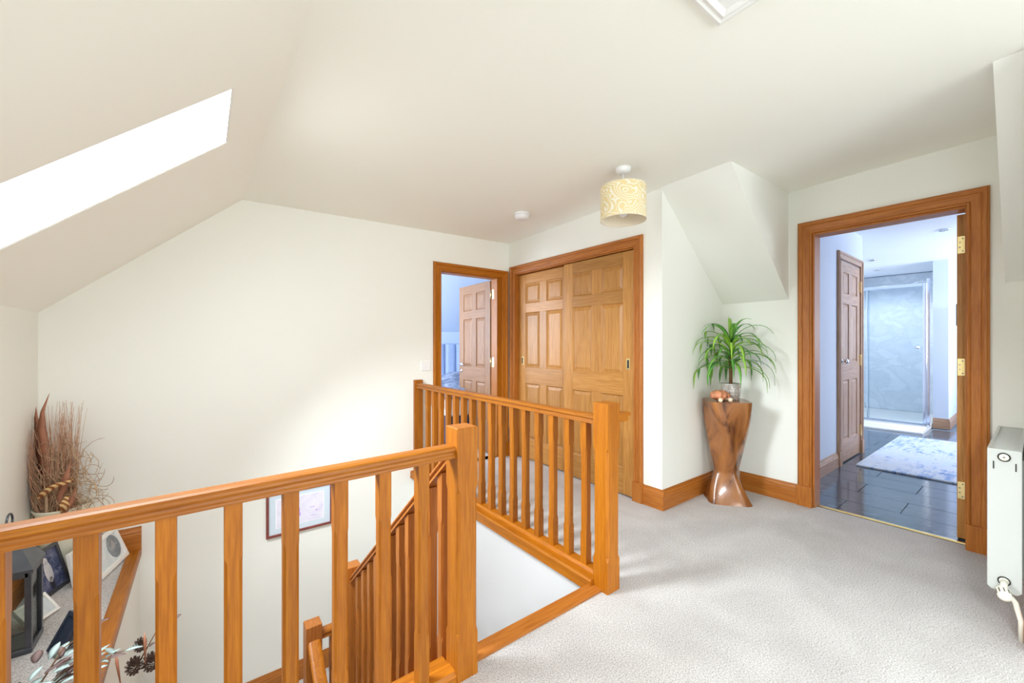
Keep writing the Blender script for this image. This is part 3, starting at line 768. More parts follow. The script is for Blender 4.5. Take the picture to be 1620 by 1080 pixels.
b_ = bm_new(); lathe(b_, [(.008, .03), (.03, .02), (.06, .0), (.055, -.012)], 16, (8.9, 1.2, 2.145)); obj('rose', b_, 'chrome', ss, True)
b_ = bm_new(); box(b_, 8.86, 8.94, .876, .93, 1.06, 1.14); obj('valve_body', b_, 'chrome', ss, bevel=.01)
# downlights, with one added over the shower to brighten it, and wall unit
for (x, y), lb_ in (((7.6, 1.46), 'recessed downlight in the bathroom ceiling nearer the shower'), ((8.7, 1.6), 'unseen downlight added in the shower ceiling to brighten the shower'), ((6.2, 0.62), 'recessed downlight in the bathroom ceiling nearer the doorway')):
    t = thing('downlight', lb_, 'light', (x, y, 2.412), 'bathroom downlights')
    b_ = bm_new(); lathe(b_, [(.055, 0), (.055, -.006), (.040, -.010), (.036, -.002)], 20); obj('bezel', b_, 'chrome', t, True, local=True)
    b_ = bm_new(); lathe(b_, [(.036, -.001), (.030, -.004)], 20); obj('lens', b_, 'lamp_lens', t, local=True)
    ld = bpy.data.lights.new('downlight_lamp', 'SPOT'); ld.energy = 45 if x > 8 else 16; ld.color = (0.94, 0.97, 1.0); ld.spot_size = R(150); ld.spot_blend = 0.6; ld.shadow_soft_size = 0.03
    lo = bpy.data.objects.new('downlight_lamp', ld); COL.objects.link(lo); lo.parent = t; lo.location = (0, 0, -.02)
u = thing('wall_cabinet', 'slim white unit on the bathroom wall right of the shower', 'cabinet', (8.6, 0.70, 1.45))
b_ = bm_new(); box(b_, 8.55, 9.0, 0.70, 0.785, 1.42, 1.80); obj('body', b_, 'white_gloss', u, bevel=.006)
b_ = bm_new(); box(b_, 8.546, 8.55, 0.715, 0.727, 1.47, 1.78); obj('shadow_gap', b_, 'dark_gap', u)

# ------------------------------------------------------------------ bedroom
bm = bm_new(); box(bm, 0.6, 4.6, YP + 0.02, 6.3, -0.2, 0.0); struct('floor_bedroom', bm, 'carpet', 'pale carpet in the bedroom', 'floor')
bm = bm_new(); box(bm, 0.5, 4.6, 6.2, 6.3, -0.1, 2.6); box(bm, 4.3, 4.4, YP + 0.1, 6.3, -0.1, 2.6)
box(bm, 0.5, 0.6, YP + .1, 4.4, -.1, 2.6); box(bm, 0.5, 0.6, 6.1, 6.3, -.1, 2.6); box(bm, 0.5, 0.6, 4.4, 6.1, -.1, .9); box(bm, 0.5, 0.6, 4.4, 6.1, 2.1, 2.6)
struct('wall_bedroom', bm, 'bedroom_paint', 'pale blue bedroom walls seen through the doorway', 'wall')
bm = bm_new(); prism(bm, [(YP + 0.1, 2.3), (4.9, 2.3), (6.2, 1.42), (6.2, 2.7), (YP + 0.1, 2.7)], lambda u, v, t: (t, u, v), 0.6, 4.3)
struct('ceiling_bedroom', bm, 'bedroom_paint', 'pale blue bedroom ceiling sloping down behind the bed', 'ceiling')
bd = thing('bed', 'bed with pale blue channelled headboard and navy base in the bedroom', 'bed', (3.0, 5.1, 0))
b_ = bm_new(); box(b_, 2.2, 3.85, 6.10, 6.19, 0.05, 1.215); obj('headboard', b_, 'headboard_fabric', bd, bevel=.01)
for i in range(8):
    b_ = bm_new(); xa = 2.2 + 0.2062 * i
    prism(b_, [(xa + .004, 0), (xa + .2022, 0), (xa + .19, -.03), (xa + .15, -.045), (xa + .055, -.045), (xa + .016, -.03)], lambda u, v, t: (u, 6.10 + v, t), 0.3, 1.205)
    obj('headboard_channel', b_, 'headboard_fabric', bd)
b_ = bm_new(); box(b_, 2.22, 3.82, 4.1, 6.05, 0.06, 0.36); obj('base', b_, 'navy_fabric', bd, bevel=.015)
b_ = bm_new(); box(b_, 2.23, 3.81, 4.12, 6.04, 0.36, 0.56); obj('mattress', b_, 'white_linen', bd, bevel=.04)
b_ = bm_new()
random.seed(4); rows = []
nx, ny = 26, 26
for j in range(ny):
    row = []
    for i in range(nx):
        fx, fy = i / (nx - 1), j / (ny - 1)
        x = 2.18 + 1.68 * fx; y = 4.08 + 1.45 * fy
        e = min(fx, 1 - fx, fy) * 8
        z = 0.575 + 0.04 * min(1, e) + 0.03 * min(1, e) * (1 + math.sin(9 * fx + 5 * fy) * math.sin(7 * fy + 2)) + 0.025 * random.random()
        z += 0.14 * math.exp(-((fx - .42) ** 2 + (fy - .62) ** 2) / .06)
        row.append(b_.verts.new((x, y, z)))
    rows.append(row)
for j in range(ny - 1):
    for i in range(nx - 1): b_.faces.new((rows[j][i], rows[j][i + 1], rows[j + 1][i + 1], rows[j + 1][i]))
du = obj('duvet', b_, 'duvet_print', None, True)
md = du.modifiers.new('thick', 'SOLIDIFY'); md.thickness = 0.012; md.offset = 1.0
tag(du, 'crumpled grey patterned duvet heaped on the bed', 'duvet')

# ------------------------------------------------------------------ ceiling fittings
lx, ly = 2.135, 1.62; lz = zce(lx, ly)
lamp = thing('pendant_lamp', 'ceiling lamp with cream and yellow paisley drum shade', 'lamp', (lx, ly, lz))
b_ = bm_new(); lathe(b_, [(.048, 0.002), (.048, -.012), (.043, -.026), (.030, -.034), (.008, -.036)], 28); obj('ceiling_rose', b_, 'white_plastic', lamp, True, local=True)
b_ = bm_new(); tube(b_, [(0, 0, -.03), (0, 0, -.20)], .004, 8); obj('cord', b_, 'white_plastic', lamp, True, local=True)
b_ = bm_new(); lathe(b_, [(.019, -.155), (.021, -.165), (.021, -.215), (.016, -.225)], 16); obj('lamp_holder', b_, 'white_plastic', lamp, True, local=True)
b_ = bm_new(); RS = 0.142
def drum(b_, r, za, zb, n=48):
    loft(b_, [[(r * math.cos(2 * PI * i / n), r * math.sin(2 * PI * i / n), z) for i in range(n)] for z in (za, zb)], True, False)
drum(b_, RS, -.335, -.125)
sh = obj('shade', b_, 'shade_print', lamp, True, local=True)
b_ = bm_new(); drum(b_, RS - .002, -.333, -.127); obj('shade_lining', b_, 'shade_lining', sh, True, local=True)
def torus(b_, r, z, t, n=48, m=6):
    rg = [[((r + t * math.cos(2 * PI * k / m)) * math.cos(2 * PI * i / n), (r + t * math.cos(2 * PI * k / m)) * math.sin(2 * PI * i / n), z + t * math.sin(2 * PI * k / m)) for k in range(m)] for i in range(n + 1)]
    loft(b_, rg, True, False)
for z in (-.335, -.125):
    b_ = bm_new(); torus(b_, RS, z, .002); obj('shade_ring', b_, 'shade_lining', sh, True, local=True)
b_ = bm_new()
for k in range(3):
    a_ = 2 * PI * k / 3 + .4; tube(b_, [(.018 * math.cos(a_), .018 * math.sin(a_), -.17), (RS * math.cos(a_), RS * math.sin(a_), -.13)], .0015, 5)
obj('shade_carrier', b_, 'white_plastic', lamp, True, local=True)
b_ = bm_new(); lathe(b_, [(.012, -.22), (.014, -.24), (.028, -.27), (.030, -.285), (.024, -.302), (.008, -.312)], 18); obj('bulb', b_, 'white_plastic', lamp, True, local=True)

sx_, sy_ = 2.14, 2.66
sd = thing('smoke_alarm', 'round white smoke alarm on the ceiling left of the lamp', 'smoke alarm', (sx_, sy_, zce(sx_, sy_)))
b_ = bm_new(); lathe(b_, [(.066, .003), (.066, -.012)], 28); obj('base', b_, 'white_plastic', sd, True, local=True)
b_ = bm_new(); lathe(b_, [(.060, -.012), (.062, -.022), (.058, -.040), (.042, -.050), (.01, -.051)], 28); obj('cover', b_, 'white_plastic', sd, True, local=True)

# loft hatch
hx1, hy1 = 1.446, 0.690; hx0, hy0 = hx1 - 0.62, hy1 - 0.62
hz = zce((hx0 + hx1) / 2, (hy0 + hy1) / 2)
hatch = thing('loft_hatch', 'white framed loft hatch at the top edge of the ceiling', 'hatch', ((hx0 + hx1) / 2, (hy0 + hy1) / 2, hz), None, 'structure')
def cpt(x, y, dz): return (x, y, zce(x, y) - dz)
for e in range(4):
    b_ = bm_new()
    prof = [(0, 0), (0, .012), (.012, .016), (.022, .012), (.034, .018), (.046, .010), (.046, 0)]
    cs = [(hx0, hy0), (hx1, hy0), (hx1, hy1), (hx0, hy1)]; a_, c_ = cs[e], cs[(e + 1) % 4]
    mid_ = ((hx0 + hx1) / 2, (hy0 + hy1) / 2)
    def ins(p, k_): return (p[0] + math.copysign(k_, mid_[0] - p[0]), p[1] + math.copysign(k_, mid_[1] - p[1]))
    loft(b_, [[cpt(*ins(p, w_), d_ - .001) for w_, d_ in prof] for p in (a_, c_)])
    obj('frame_moulding', b_, 'white_gloss', hatch)
b_ = bm_new(); q = 0.046
hexa(b_, [cpt(hx0 + q, hy0 + q, .006), cpt(hx1 - q, hy0 + q, .006), cpt(hx1 - q, hy1 - q, .006), cpt(hx0 + q, hy1 - q, .006),
          cpt(hx0 + q, hy0 + q, -.01), cpt(hx1 - q, hy0 + q, -.01), cpt(hx1 - q, hy1 - q, -.01), cpt(hx0 + q, hy1 - q, -.01)])
obj('hatch_panel', b_, 'white_gloss', hatch)

# ------------------------------------------------------------------ switches and sockets
def plate(name, label, P, u, v, w_, h_, kind):
    t = thing(name, label, 'switch' if kind == 'switch' else 'socket', P(u, v - h_ / 2, 0))
    def pb(u0, u1, v0, v1, d0, d1):
        b_ = bm_new(); hexa(b_, [P(uu, vv, dd) for vv in (v0, v1) for uu, dd in ((u0, d0), (u1, d0), (u1, d1), (u0, d1))]); return b_
    obj('plate', pb(u - w_ / 2, u + w_ / 2, v - h_ / 2, v + h_ / 2, 0, .008), 'white_plastic', t, bevel=.002)
    if kind == 'switch':
        obj('rocker', pb(u - .012, u + .012, v - .016, v + .016, .008, .012), 'white_plastic', t, bevel=.001)
    else:
        for s_ in (-1, 1):
            obj('rocker', pb(u + s_ * .045 - .006, u + s_ * .045 + .006, v + .012, v + .028, .008, .012), 'white_plastic', t)
            for du, dv, hw, hh in ((.022, -.002, .002, .005), (.014, -.018, .004, .002), (.030, -.018, .004, .002)):
                obj('pin_hole', pb(u + s_ * du - hw, u + s_ * du + hw, v + dv - hh, v + dv + hh, .008, .0085), 'dark_gap', t)
    return t
plate('light_switch', 'white light switch on the plain wall left of the bedroom doorway', PP, 1.667, 1.000, 0.09, 0.09, 'switch')
plate('wall_socket', 'white wall socket behind the arching plant leaves', PB, 1.375, 1.065, 0.146, 0.086, 'socket')

# ------------------------------------------------------------------ radiator
RX0, RX1, RY0, RY1, RZ0, RZ1 = 2.68, 3.455, 0.044, 0.138, 0.158, 0.757
rd = thing('radiator', 'white double panel radiator at the right edge with thermostatic valve', 'radiator', (RX0, 0.09, 0))
def rr(y0, y1, z0, z1, r, n=4):
    pts = []
    for cy, cz, a0 in ((y1 - r, z0 + r, -90), (y1 - r, z1 - r, 0), (y0 + r, z1 - r, 90), (y0 + r, z0 + r, 180)):
        for k_ in range(n + 1):
            a_ = R(a0 + 90 * k_ / n); pts.append((cy + r * math.cos(a_), cz + r * math.sin(a_)))
    return pts
b_ = bm_new(); prism(b_, [(RY0, RZ0 + .012), (RY0 + .012, RZ0), (RY1 - .012, RZ0), (RY1, RZ0 + .012), (RY1, RZ1 - .004), (RY1 - .004, RZ1), (RY0 + .004, RZ1), (RY0, RZ1 - .004)], lambda u, v, t: (t, u, v), RX0, RX0 + .016)
ep = obj('end_panel', b_, 'radiator_enamel', rd, bevel=.002)
for y_ in (RY0 + .016, RY1 - .018):
    b_ = bm_new(); box(b_, RX0 - .001, RX0 + .002, y_ - .002, y_ + .002, RZ1 - .085, RZ1 - .052); obj('slot', b_, 'dark_gap', ep, local=True)
b_ = bm_new(); prism(b_, [(RY0, RZ0 + .012), (RY0 + .012, RZ0), (RY1 - .012, RZ0), (RY1, RZ0 + .012), (RY1, RZ1), (RY0, RZ1)], lambda u, v, t: (t, u, v), RX1 - .016, RX1)
obj('end_panel', b_, 'radiator_enamel', rd)
n = 22
for ya, yb in ((RY1 - .016, RY1 - .002), (RY0 + .002, RY0 + .016)):
    b_ = bm_new(); pts = []
    for i in range(n * 4 + 1):
        x = RX0 + .016 + (RX1 - RX0 - .032) * i / (n * 4); pts.append((x, (0, 0, -.005, -.005)[i % 4]))
    front = [(x, yb + (dy if yb > .1 else -dy * 0)) for x, dy in pts]
    prism(b_, front + [(RX1 - .016, ya), (RX0 + .016, ya)], lambda u, v, t: (u, v, t), RZ0 + .015, RZ1 - .015)
    obj('panel', b_, 'radiator_enamel', rd)
for i in range(24):
    b_ = bm_new(); x = RX0 + .035 + i * .0302; box(b_, x, x + .022, RY0 + .010, RY1 - .010, RZ1 - .008, RZ1 - .004)
    if i == 0: sl = obj('grille_bar', b_, 'radiator_enamel', rd)
    else:
        b_.free(); copy_part(sl, rd, Vector(sl.location) + Vector((i * .0302, 0, 0)))
for ya, yb in ((RY0, RY0 + .010), (RY1 - .010, RY1)):
    b_ = bm_new(); box(b_, RX0 + .016, RX1 - .016, ya, yb, RZ1 - .016, RZ1); obj('grille_edge', b_, 'radiator_enamel', rd)
b_ = bm_new(); box(b_, RX0 + .018, RX1 - .018, RY0 + .02, RY1 - .02, RZ0 + .02, RZ1 - .02); obj('convector_core', b_, 'radiator_enamel', rd)
def disc(b_, r0, r1, h0, h1, n=22): lathe(b_, [(r0, h0), (r1, h1)], n)
RT = (0, -R(90), 0)
for zz in (0.726, 0.205):
    b_ = bm_new(); disc(b_, .0185, .0185, 0, .003); rg = obj('socket_ring', b_, 'dark_gap', rd, True, local=True, loc=(-.0005, .0915 - .09, zz), rot=RT)
    b_ = bm_new(); disc(b_, .0145, .013, .003, .006); obj('plug', b_, 'cream_plastic', rg, True, local=True)
    if zz > .5:
        b_ = bm_new(); disc(b_, .004, .003, .006, .009, 8); obj('bleed_screw', b_, 'screw_steel', rg, local=True)
vy = 0.091
b_ = bm_new(); tube(b_, [(RX0, vy, .205), (RX0 - .045, vy, .200), (RX0 - .06, vy, .185)], [.011, .011, .013], 12); vb = obj('valve_body', b_, 'cream_plastic', rd, True)
b_ = bm_new()
lathe(b_, [(.013, 0), (.018, .004), (.021, .014), (.021, .044), (.017, .052), (.006, .054)], 22)
vh = obj('valve_head', b_, 'cream_plastic', rd, True, local=True, loc=(-.045, vy - .09 + .004, .188), rot=(R(12), -R(108), 0))
for k_ in range(10):
    a_ = 2 * PI * k_ / 10; b_ = bm_new(); box(b_, .0198, .0222, -.002, .002, .018, .040)
    obj('grip_slot', b_, 'screw_steel', vh, local=True, rot=(0, 0, a_))
b_ = bm_new(); tube(b_, [(RX0 - .05, vy, .186), (RX0 - .05, vy - .03, .15), (RX0 - .052, vy - .045, .08), (RX0 - .052, vy - .046, 0.0)], [.010, .009, .0085, .0085], 10); obj('feed_pipe', b_, 'cream_plastic', rd, True)
for x_ in (RX0 + .12, RX1 - .12):
    b_ = bm_new(); box(b_, x_ - .02, x_ + .02, YR, RY0 + .003, .2, .7); obj('wall_bracket', b_, 'radiator_enamel', rd)

# ------------------------------------------------------------------ carved pedestal, plant, shell
px_, py_ = 3.245, 1.487; PT = 0.768
b_ = bm_new(); rings = []
NS, NV = 40, 46
def interp(t, ks):
    for (a_, va), (c_, vc) in zip(ks[:-1], ks[1:]):
        if t <= c_:
            f = (t - a_) / (c_ - a_); f = f * f * (3 - 2 * f) if True else f
            return va + (vc - va) * f
    return ks[-1][1]
for j in range(NV):
    t = j / (NV - 1); z = PT * t
    r = .200 - (.200 - .106) * (t / .30) ** .9 if t < .30 else .106 + (.200 - .106) * ((t - .30) / .70) ** 0.95
    th = R(40) - R(92) * t
    ring = []
    ex = 7.0 - 3.2 * math.sin(PI * t)
    for i in range(NS):
        a_ = 2 * PI * i / NS
        ca, sa = math.cos(a_), math.sin(a_)
        rad = 0.76 * r / ((abs(ca) ** ex + abs(sa) ** ex) ** (1 / ex))
        ring.append((px_ + rad * math.cos(a_ + th), py_ + rad * math.sin(a_ + th), z))
    rings.append(ring)
loft(b_, rings)
ped = obj('pedestal', b_, 'carved_wood', None, True)
md = ped.modifiers.new('edge', 'EDGE_SPLIT'); md.split_angle = R(50)
tag(ped, 'twisted carved brown wooden pedestal in the alcove under the plant', 'pedestal')

qx, qy = px_ + 0.045, py_ - 0.012
pl = thing('potted_dragon_tree', 'green potted dragon tree with long arching leaves on the carved pedestal', 'plant', (qx, qy, PT))
b_ = bm_new(); lathe(b_, [(.058, 0.0), (.062, .006), (.068, .05), (.072, .118), (.074, .128), (.070, .130), (.066, .122), (.064, .108)], 30); obj('pot', b_, 'silver_pot', pl, True, local=True)
b_ = bm_new(); lathe(b_, [(.064, .100), (.03, .110), (.005, .112)], 24); obj('soil', b_, 'soil', pl, local=True)
b_ = bm_new(); tube(b_, [(0, 0, .09), (.004, 0, .2), (0, .003, .32), (.002, 0, .46)], [.013, .012, .012, .008], 8); obj('trunk', b_, 'plant_stem', pl, True, local=True)
random.seed(11)
def dleaf(z0, az, el, L, droop, w_):
    b_ = bm_new(); pts, ws = [], []
    n_ = 11; p = Vector((0.008 * math.cos(az), .008 * math.sin(az), z0)); e = el
    for i in range(n_):
        t = i / (n_ - 1); pts.append(p.copy()); ws.append(w_ * min(1.0, 0.45 + 2.2 * t) * (1 - t ** 3) + .0006)
        p = p + Vector((math.cos(az) * math.cos(e), math.sin(az) * math.cos(e), math.sin(e))) * (L / (n_ - 1))
        e -= droop / (n_ - 1) * (0.5 + 1.1 * t)
        e = max(e, -R(86))
    q_ = 0
    for k_ in range(len(pts)):          # keep leaves out of the alcove walls
        if qx + pts[k_].x > XB - .015: pts[k_].x = XB - .015 - qx
        if qy + pts[k_].y > YA - .015: pts[k_].y = YA - .015 - qy
    ribbon(b_, pts, ws)
    obj('leaf', b_, 'leaf_green', pl, True, local=True)
az = 0.0
for i in range(66):
    az += R(137.5) + random.uniform(-.15, .15)
    f = i / 65
    z0 = 0.235 + 0.235 * f
    el = R(interp(f, [(0, 22), (.5, 40), (.85, 52), (1, 72)])) + random.uniform(-.15, .15)
    L = random.uniform(.30, .43) * (1 - .12 * f)
    dr = R(interp(f, [(0, 150), (.5, 150), (.85, 150), (1, 120)])) * random.uniform(.85, 1.1)
    dleaf(z0, az, el, L, dr, random.uniform(.0105, .0175))
dleaf(.46, 1.0, R(87), .20, R(4), .007)

sh_ = thing('seashell', 'brown spiny shell with pale knobs lying on the pedestal beside the pot', 'shell', (px_ - 0.098, py_ - 0.005, PT + .001))
b_ = bm_new(); rings = []
for j in range(15):
    t = j / 14; x = -.075 + .15 * t
    rr_ = .040 * math.sin(PI * min(1, .08 + .9 * t) ** .8) * (1.0 + .14 * math.sin(t * 24)) + .004
    rings.append([(x, rr_ * 1.15 * math.cos(2 * PI * i / 16), 0.046 + .85 * rr_ * (1 + .14 * math.cos(5 * 2 * PI * i / 16 + t * 6)) * math.sin(2 * PI * i / 16)) for i in range(16)])
loft(b_, rings); obj('body', b_, 'shell_brown', sh_, True, local=True, rot=(0, 0, -R(38)))
for i, (a_, h_, d_) in enumerate(((-.06, .05, .0), (-.03, .068, .0), (0, .074, .0), (.035, .066, .0), (-.01, .03, -.042), (.04, .03, -.036))):
    b_ = bm_new(); lathe(b_, [(.010, -.012), (.007, 0), (.001, .014)], 8); v_ = Matrix.Rotation(-R(38), 3, 'Z') @ Vector((a_, d_, h_)); obj('spine', b_, 'shell_brown', sh_, True, local=True, loc=v_)
for a_, d_ in ((-.035, -.062), (.045, -.050), (.055, .03)):
    b_ = bm_new(); lathe(b_, [(.004, 0), (.012, .003), (.016, .012), (.015, .022), (.008, .030), (.001, .032)], 12); v_ = Matrix.Rotation(-R(38), 3, 'Z') @ Vector((a_, d_, 0)); obj('knob', b_, 'shell_pale', sh_, True, local=True, loc=v_)

# ------------------------------------------------------------------ picture on the plain wall
pc = thing('framed_picture', 'red-brown framed picture with pale blue mount hanging low on the plain wall', 'picture', (0.607, YP, -0.252))
fx0, fx1, fz0, fz1, fw = 0.374, 0.838, -0.252, 0.085, 0.017
for xa, xb, za, zb in ((fx0, fx1, fz0, fz0 + fw), (fx0, fx1, fz1 - fw, fz1), (fx0, fx0 + fw, fz0 + fw, fz1 - fw), (fx1 - fw, fx1, fz0 + fw, fz1 - fw)):
    b_ = bm_new(); box(b_, xa, xb, YP - .022, YP - .001, za, zb); obj('frame_bar', b_, 'mahogany', pc, bevel=.002)
b_ = bm_new(); box(b_, fx0 + fw, fx1 - fw, YP - .010, YP - .002, fz0 + fw, fz1 - fw); obj('mount', b_, 'mount_card', pc)
b_ = bm_new(); box(b_, fx0 + .062, fx1 - .062, YP - .0115, YP - .010, fz0 + .058, fz1 - .058); obj('mount_bevel', b_, 'mount_edge', pc)
b_ = bm_new(); box(b_, fx0 + .068, fx1 - .068, YP - .0125, YP - .0115, fz0 + .064, fz1 - .064); pt = obj('print', b_, 'print_lavender', pc)
for cx_, cz_, w2, h2 in ((.59, -.09, .012, .03), (.60, -.12, .008, .016), (.69, -.085, .02, .003), (.72, -.115, .008, .006), (.70, -.15, .03, .002)):
    b_ = bm_new(); lathe(b_, [(1, 0), (.9, 1)], 14)
    for v_ in b_.verts: v_.co = Vector((cx_ + v_.co.x * w2, YP - .0125 - .0005 * v_.co.z, cz_ + v_.co.y * h2))
    obj('ink_mark', b_, 'lavender_ink', pt, local=True)

# ------------------------------------------------------------------ things on the ledge
# vase of dried stems
vx, vy_ = -0.634, 3.393
va = thing('dried_flower_vase', 'cream vase of tall dried twigs, brown leaves and striped pods in the corner', 'vase', (vx, vy_, ZD))
b_ = bm_new(); lathe(b_, [(.060, 0), (.066, .01), (.082, .10), (.092, .20), (.098, .30), (.106, .365), (.117, .388), (.120, .396), (.114, .398), (.100, .375), (.092, .32), (.088, .16)], 36); obj('vase_body', b_, 'cream_ceramic', va, True, local=True)
random.seed(5)
def inb(p):
    """keep a stem inside the corner (local to the vase)"""
    return Vector((max(p.x, XK + .012 - vx), min(p.y, YP - .015 - vy_), p.z))
lat = Vector((0.794, -0.608, 0)); dep = Vector((0.608, 0.794, 0))
def stem(b_, a_, c_, H, r0, wob, base=None, n_=7):
    base = base or Vector((random.uniform(-.05, .05), random.uniform(-.05, .05), .25)); pts = []
    for i in range(n_):
        t = i / (n_ - 1)
        p = base + (lat * a_ + dep * c_) * (t ** 1.2) + Vector((0, 0, (H - .25) * t)) + Vector((random.uniform(-1, 1), random.uniform(-1, 1), 0)) * wob * t
        pts.append(inb(p))
    tube(b_, pts, [r0 * (1 - .75 * i / (n_ - 1)) for i in range(n_)], 4)
b_ = bm_new()
for i in range(120):
    stem(b_, random.gauss(.055, .028), random.uniform(-.06, .0), random.uniform(.70, 1.0), .0026, .005)
for i in range(60):
    stem(b_, random.gauss(-.12, .035), random.uniform(-.16, -.08), random.uniform(.58, .88), .0026, .006)
tag(obj('twigs', b_, 'twig', va, local=True), 'thin upright brown twigs', kind='stuff')
b_ = bm_new()
for i in range(300):        # curly straw
    a0 = random.uniform(-.10, .16); p = Vector((0, 0, .36 + random.random() * .34)) + lat * a0 * (.6 + random.random()) + dep * random.uniform(-.10, .0)
    ang = random.uniform(0, 2 * PI); pts = []; cu = random.uniform(-.9, .9); L = random.uniform(.012, .026); ev = random.uniform(-.5, .9)
    for k_ in range(8):
        pts.append(inb(p)); p = p + lat * math.cos(ang) * L + Vector((0, 0, math.sin(ang) * L)) + dep * random.uniform(-.006, .006); ang += cu * .5 + random.uniform(-.2, .2)
    tube(b_, pts, [.0017] * 7 + [.0006], 3)
for i in range(80):
    stem(b_, random.gauss(.02, .10), random.uniform(-.10, .02), random.uniform(.42, .66), .0020, .016)
tag(obj('straw', b_, 'straw', va, local=True), 'tangle of curly straw-coloured grass', kind='stuff')
def bigleaf(pts, ws, mat='dry_leaf'):
    ws = [w_ * .72 for w_ in ws]
    b_ = bm_new(); P_ = [inb(lat * a_ + dep * c_ + Vector((0, 0, z))) for a_, c_, z in pts]
    ribbon(b_, P_, ws, side=lat * .9 + dep * .3, fold=.3, thick=.002); return obj('dried_leaf', b_, mat, va, True, local=True)
bigleaf([(-.02, -.04, .33), (-.035, -.05, .50), (-.055, -.05, .66), (-.085, -.045, .82), (-.108, -.04, .92), (-.115, -.04, .965)], [.010, .030, .036, .022, .008, .001])
bigleaf([(.00, -.05, .33), (-.01, -.06, .52), (-.03, -.06, .68), (-.055, -.055, .84), (-.058, -.05, .94), (-.022, -.05, 1.04)], [.012, .034, .042, .030, .012, .001])
bigleaf([(-.03, -.03, .35), (-.06, -.04, .55), (-.10, -.04, .74), (-.122, -.04, .90), (-.122, -.04, .95)], [.008, .016, .018, .012, .002])
bigleaf([(.04, -.07, .36), (.085, -.09, .48), (.118, -.09, .575), (.135, -.09, .66)], [.008, .020, .026, .002])
bigleaf([(.05, -.07, .32), (.11, -.09, .40), (.145, -.09, .45), (.168, -.09, .515)], [.008, .018, .022, .002])
def pod(pts, rads):
    b_ = bm_new(); tube(b_, [inb(lat * a_ + dep * c_ + Vector((0, 0, z))) for a_, c_, z in pts], rads, 8); obj('seed_pod', b_, 'striped_pod', va, True, local=True)
pod([(-.150, -.06, .46), (-.162, -.07, .50), (-.175, -.07, .55), (-.178, -.07, .59)], [.014, .022, .022, .017])
pod([(.005, -.12, .485), (.03, -.125, .505), (.06, -.125, .530), (.10, -.12, .552), (.135, -.11, .560), (.165, -.10, .575)], [.012, .015, .014, .012, .010, .005])
pod([(.10, -.09, .40), (.118, -.095, .44), (.128, -.095, .48)], [.014, .024, .010])
b_ = bm_new(); tube(b_, [lat * .0 + Vector((0, 0, .30)) + dep * -.08, lat * .03 + Vector((0, 0, .50)) + dep * -.11], [.008, .006], 6); obj('thick_stem', b_, 'straw', va, True, local=True)

# lantern
lx_, ly_ = -0.660, 2.69
ln = thing('lantern', 'dark metal lantern with glass sides on the ledge, nearest the left edge', 'lantern', (lx_, ly_, ZD), rotz=0)
hw, H0, H1 = .070, .025, .345
b_ = bm_new(); box(b_, -hw - .006, hw + .012, -hw - .012, hw + .012, 0, H0); obj('base', b_, 'pewter', ln, local=True, bevel=.004)
for sx in (-1, 1):
    for sy in (-1, 1):
        b_ = bm_new(); box(b_, sx * hw - .010, sx * hw + .010, sy * hw - .010, sy * hw + .010, H0, H1); obj('corner_post', b_, 'pewter', ln, local=True, bevel=.002)
b_ = bm_new()
for a0, a1, b0, b1 in ((-hw, hw, -hw - .01, -hw + .01), (-hw, hw, hw - .01, hw + .01), (-hw - .01, -hw + .01, -hw, hw), (hw - .01, hw + .01, -hw, hw)):
    box(b_, a0, a1, b0, b1, H1 - .02, H1)
obj('top_frame', b_, 'pewter', ln, local=True)
for a0, a1, b0, b1 in ((-hw + .01, hw - .01, -hw - .002, -hw + .002), (-hw + .01, hw - .01, hw - .002, hw + .002), (-hw - .002, -hw + .002, -hw + .01, hw - .01), (hw - .002, hw + .002, -hw + .01, hw - .01)):
    b_ = bm_new(); box(b_, a0, a1, b0, b1, H0, H1 - .02); obj('glass_pane', b_, 'lantern_glass', ln, local=True)
b_ = bm_new()
sq = lambda h_, z: [(-h_, -h_, z), (h_, -h_, z), (h_, h_, z), (-h_, h_, z)]
loft(b_, [sq(hw + .016, H1), sq(hw + .016, H1 + .012), sq(hw - .005, H1 + .055), sq(hw - .03, H1 + .105), sq(.034, H1 + .125), sq(.030, H1 + .16), sq(.012, H1 + .175)])
obj('roof', b_, 'pewter', ln, local=True)
b_ = bm_new(); n_ = 20
tube(b_, [(0, .035 * math.cos(2 * PI * i / n_), H1 + .205 + .035 * math.sin(2 * PI * i / n_)) for i in range(n_ + 1)], .004, 6); obj('carry_ring', b_, 'pewter', ln, True, local=True)

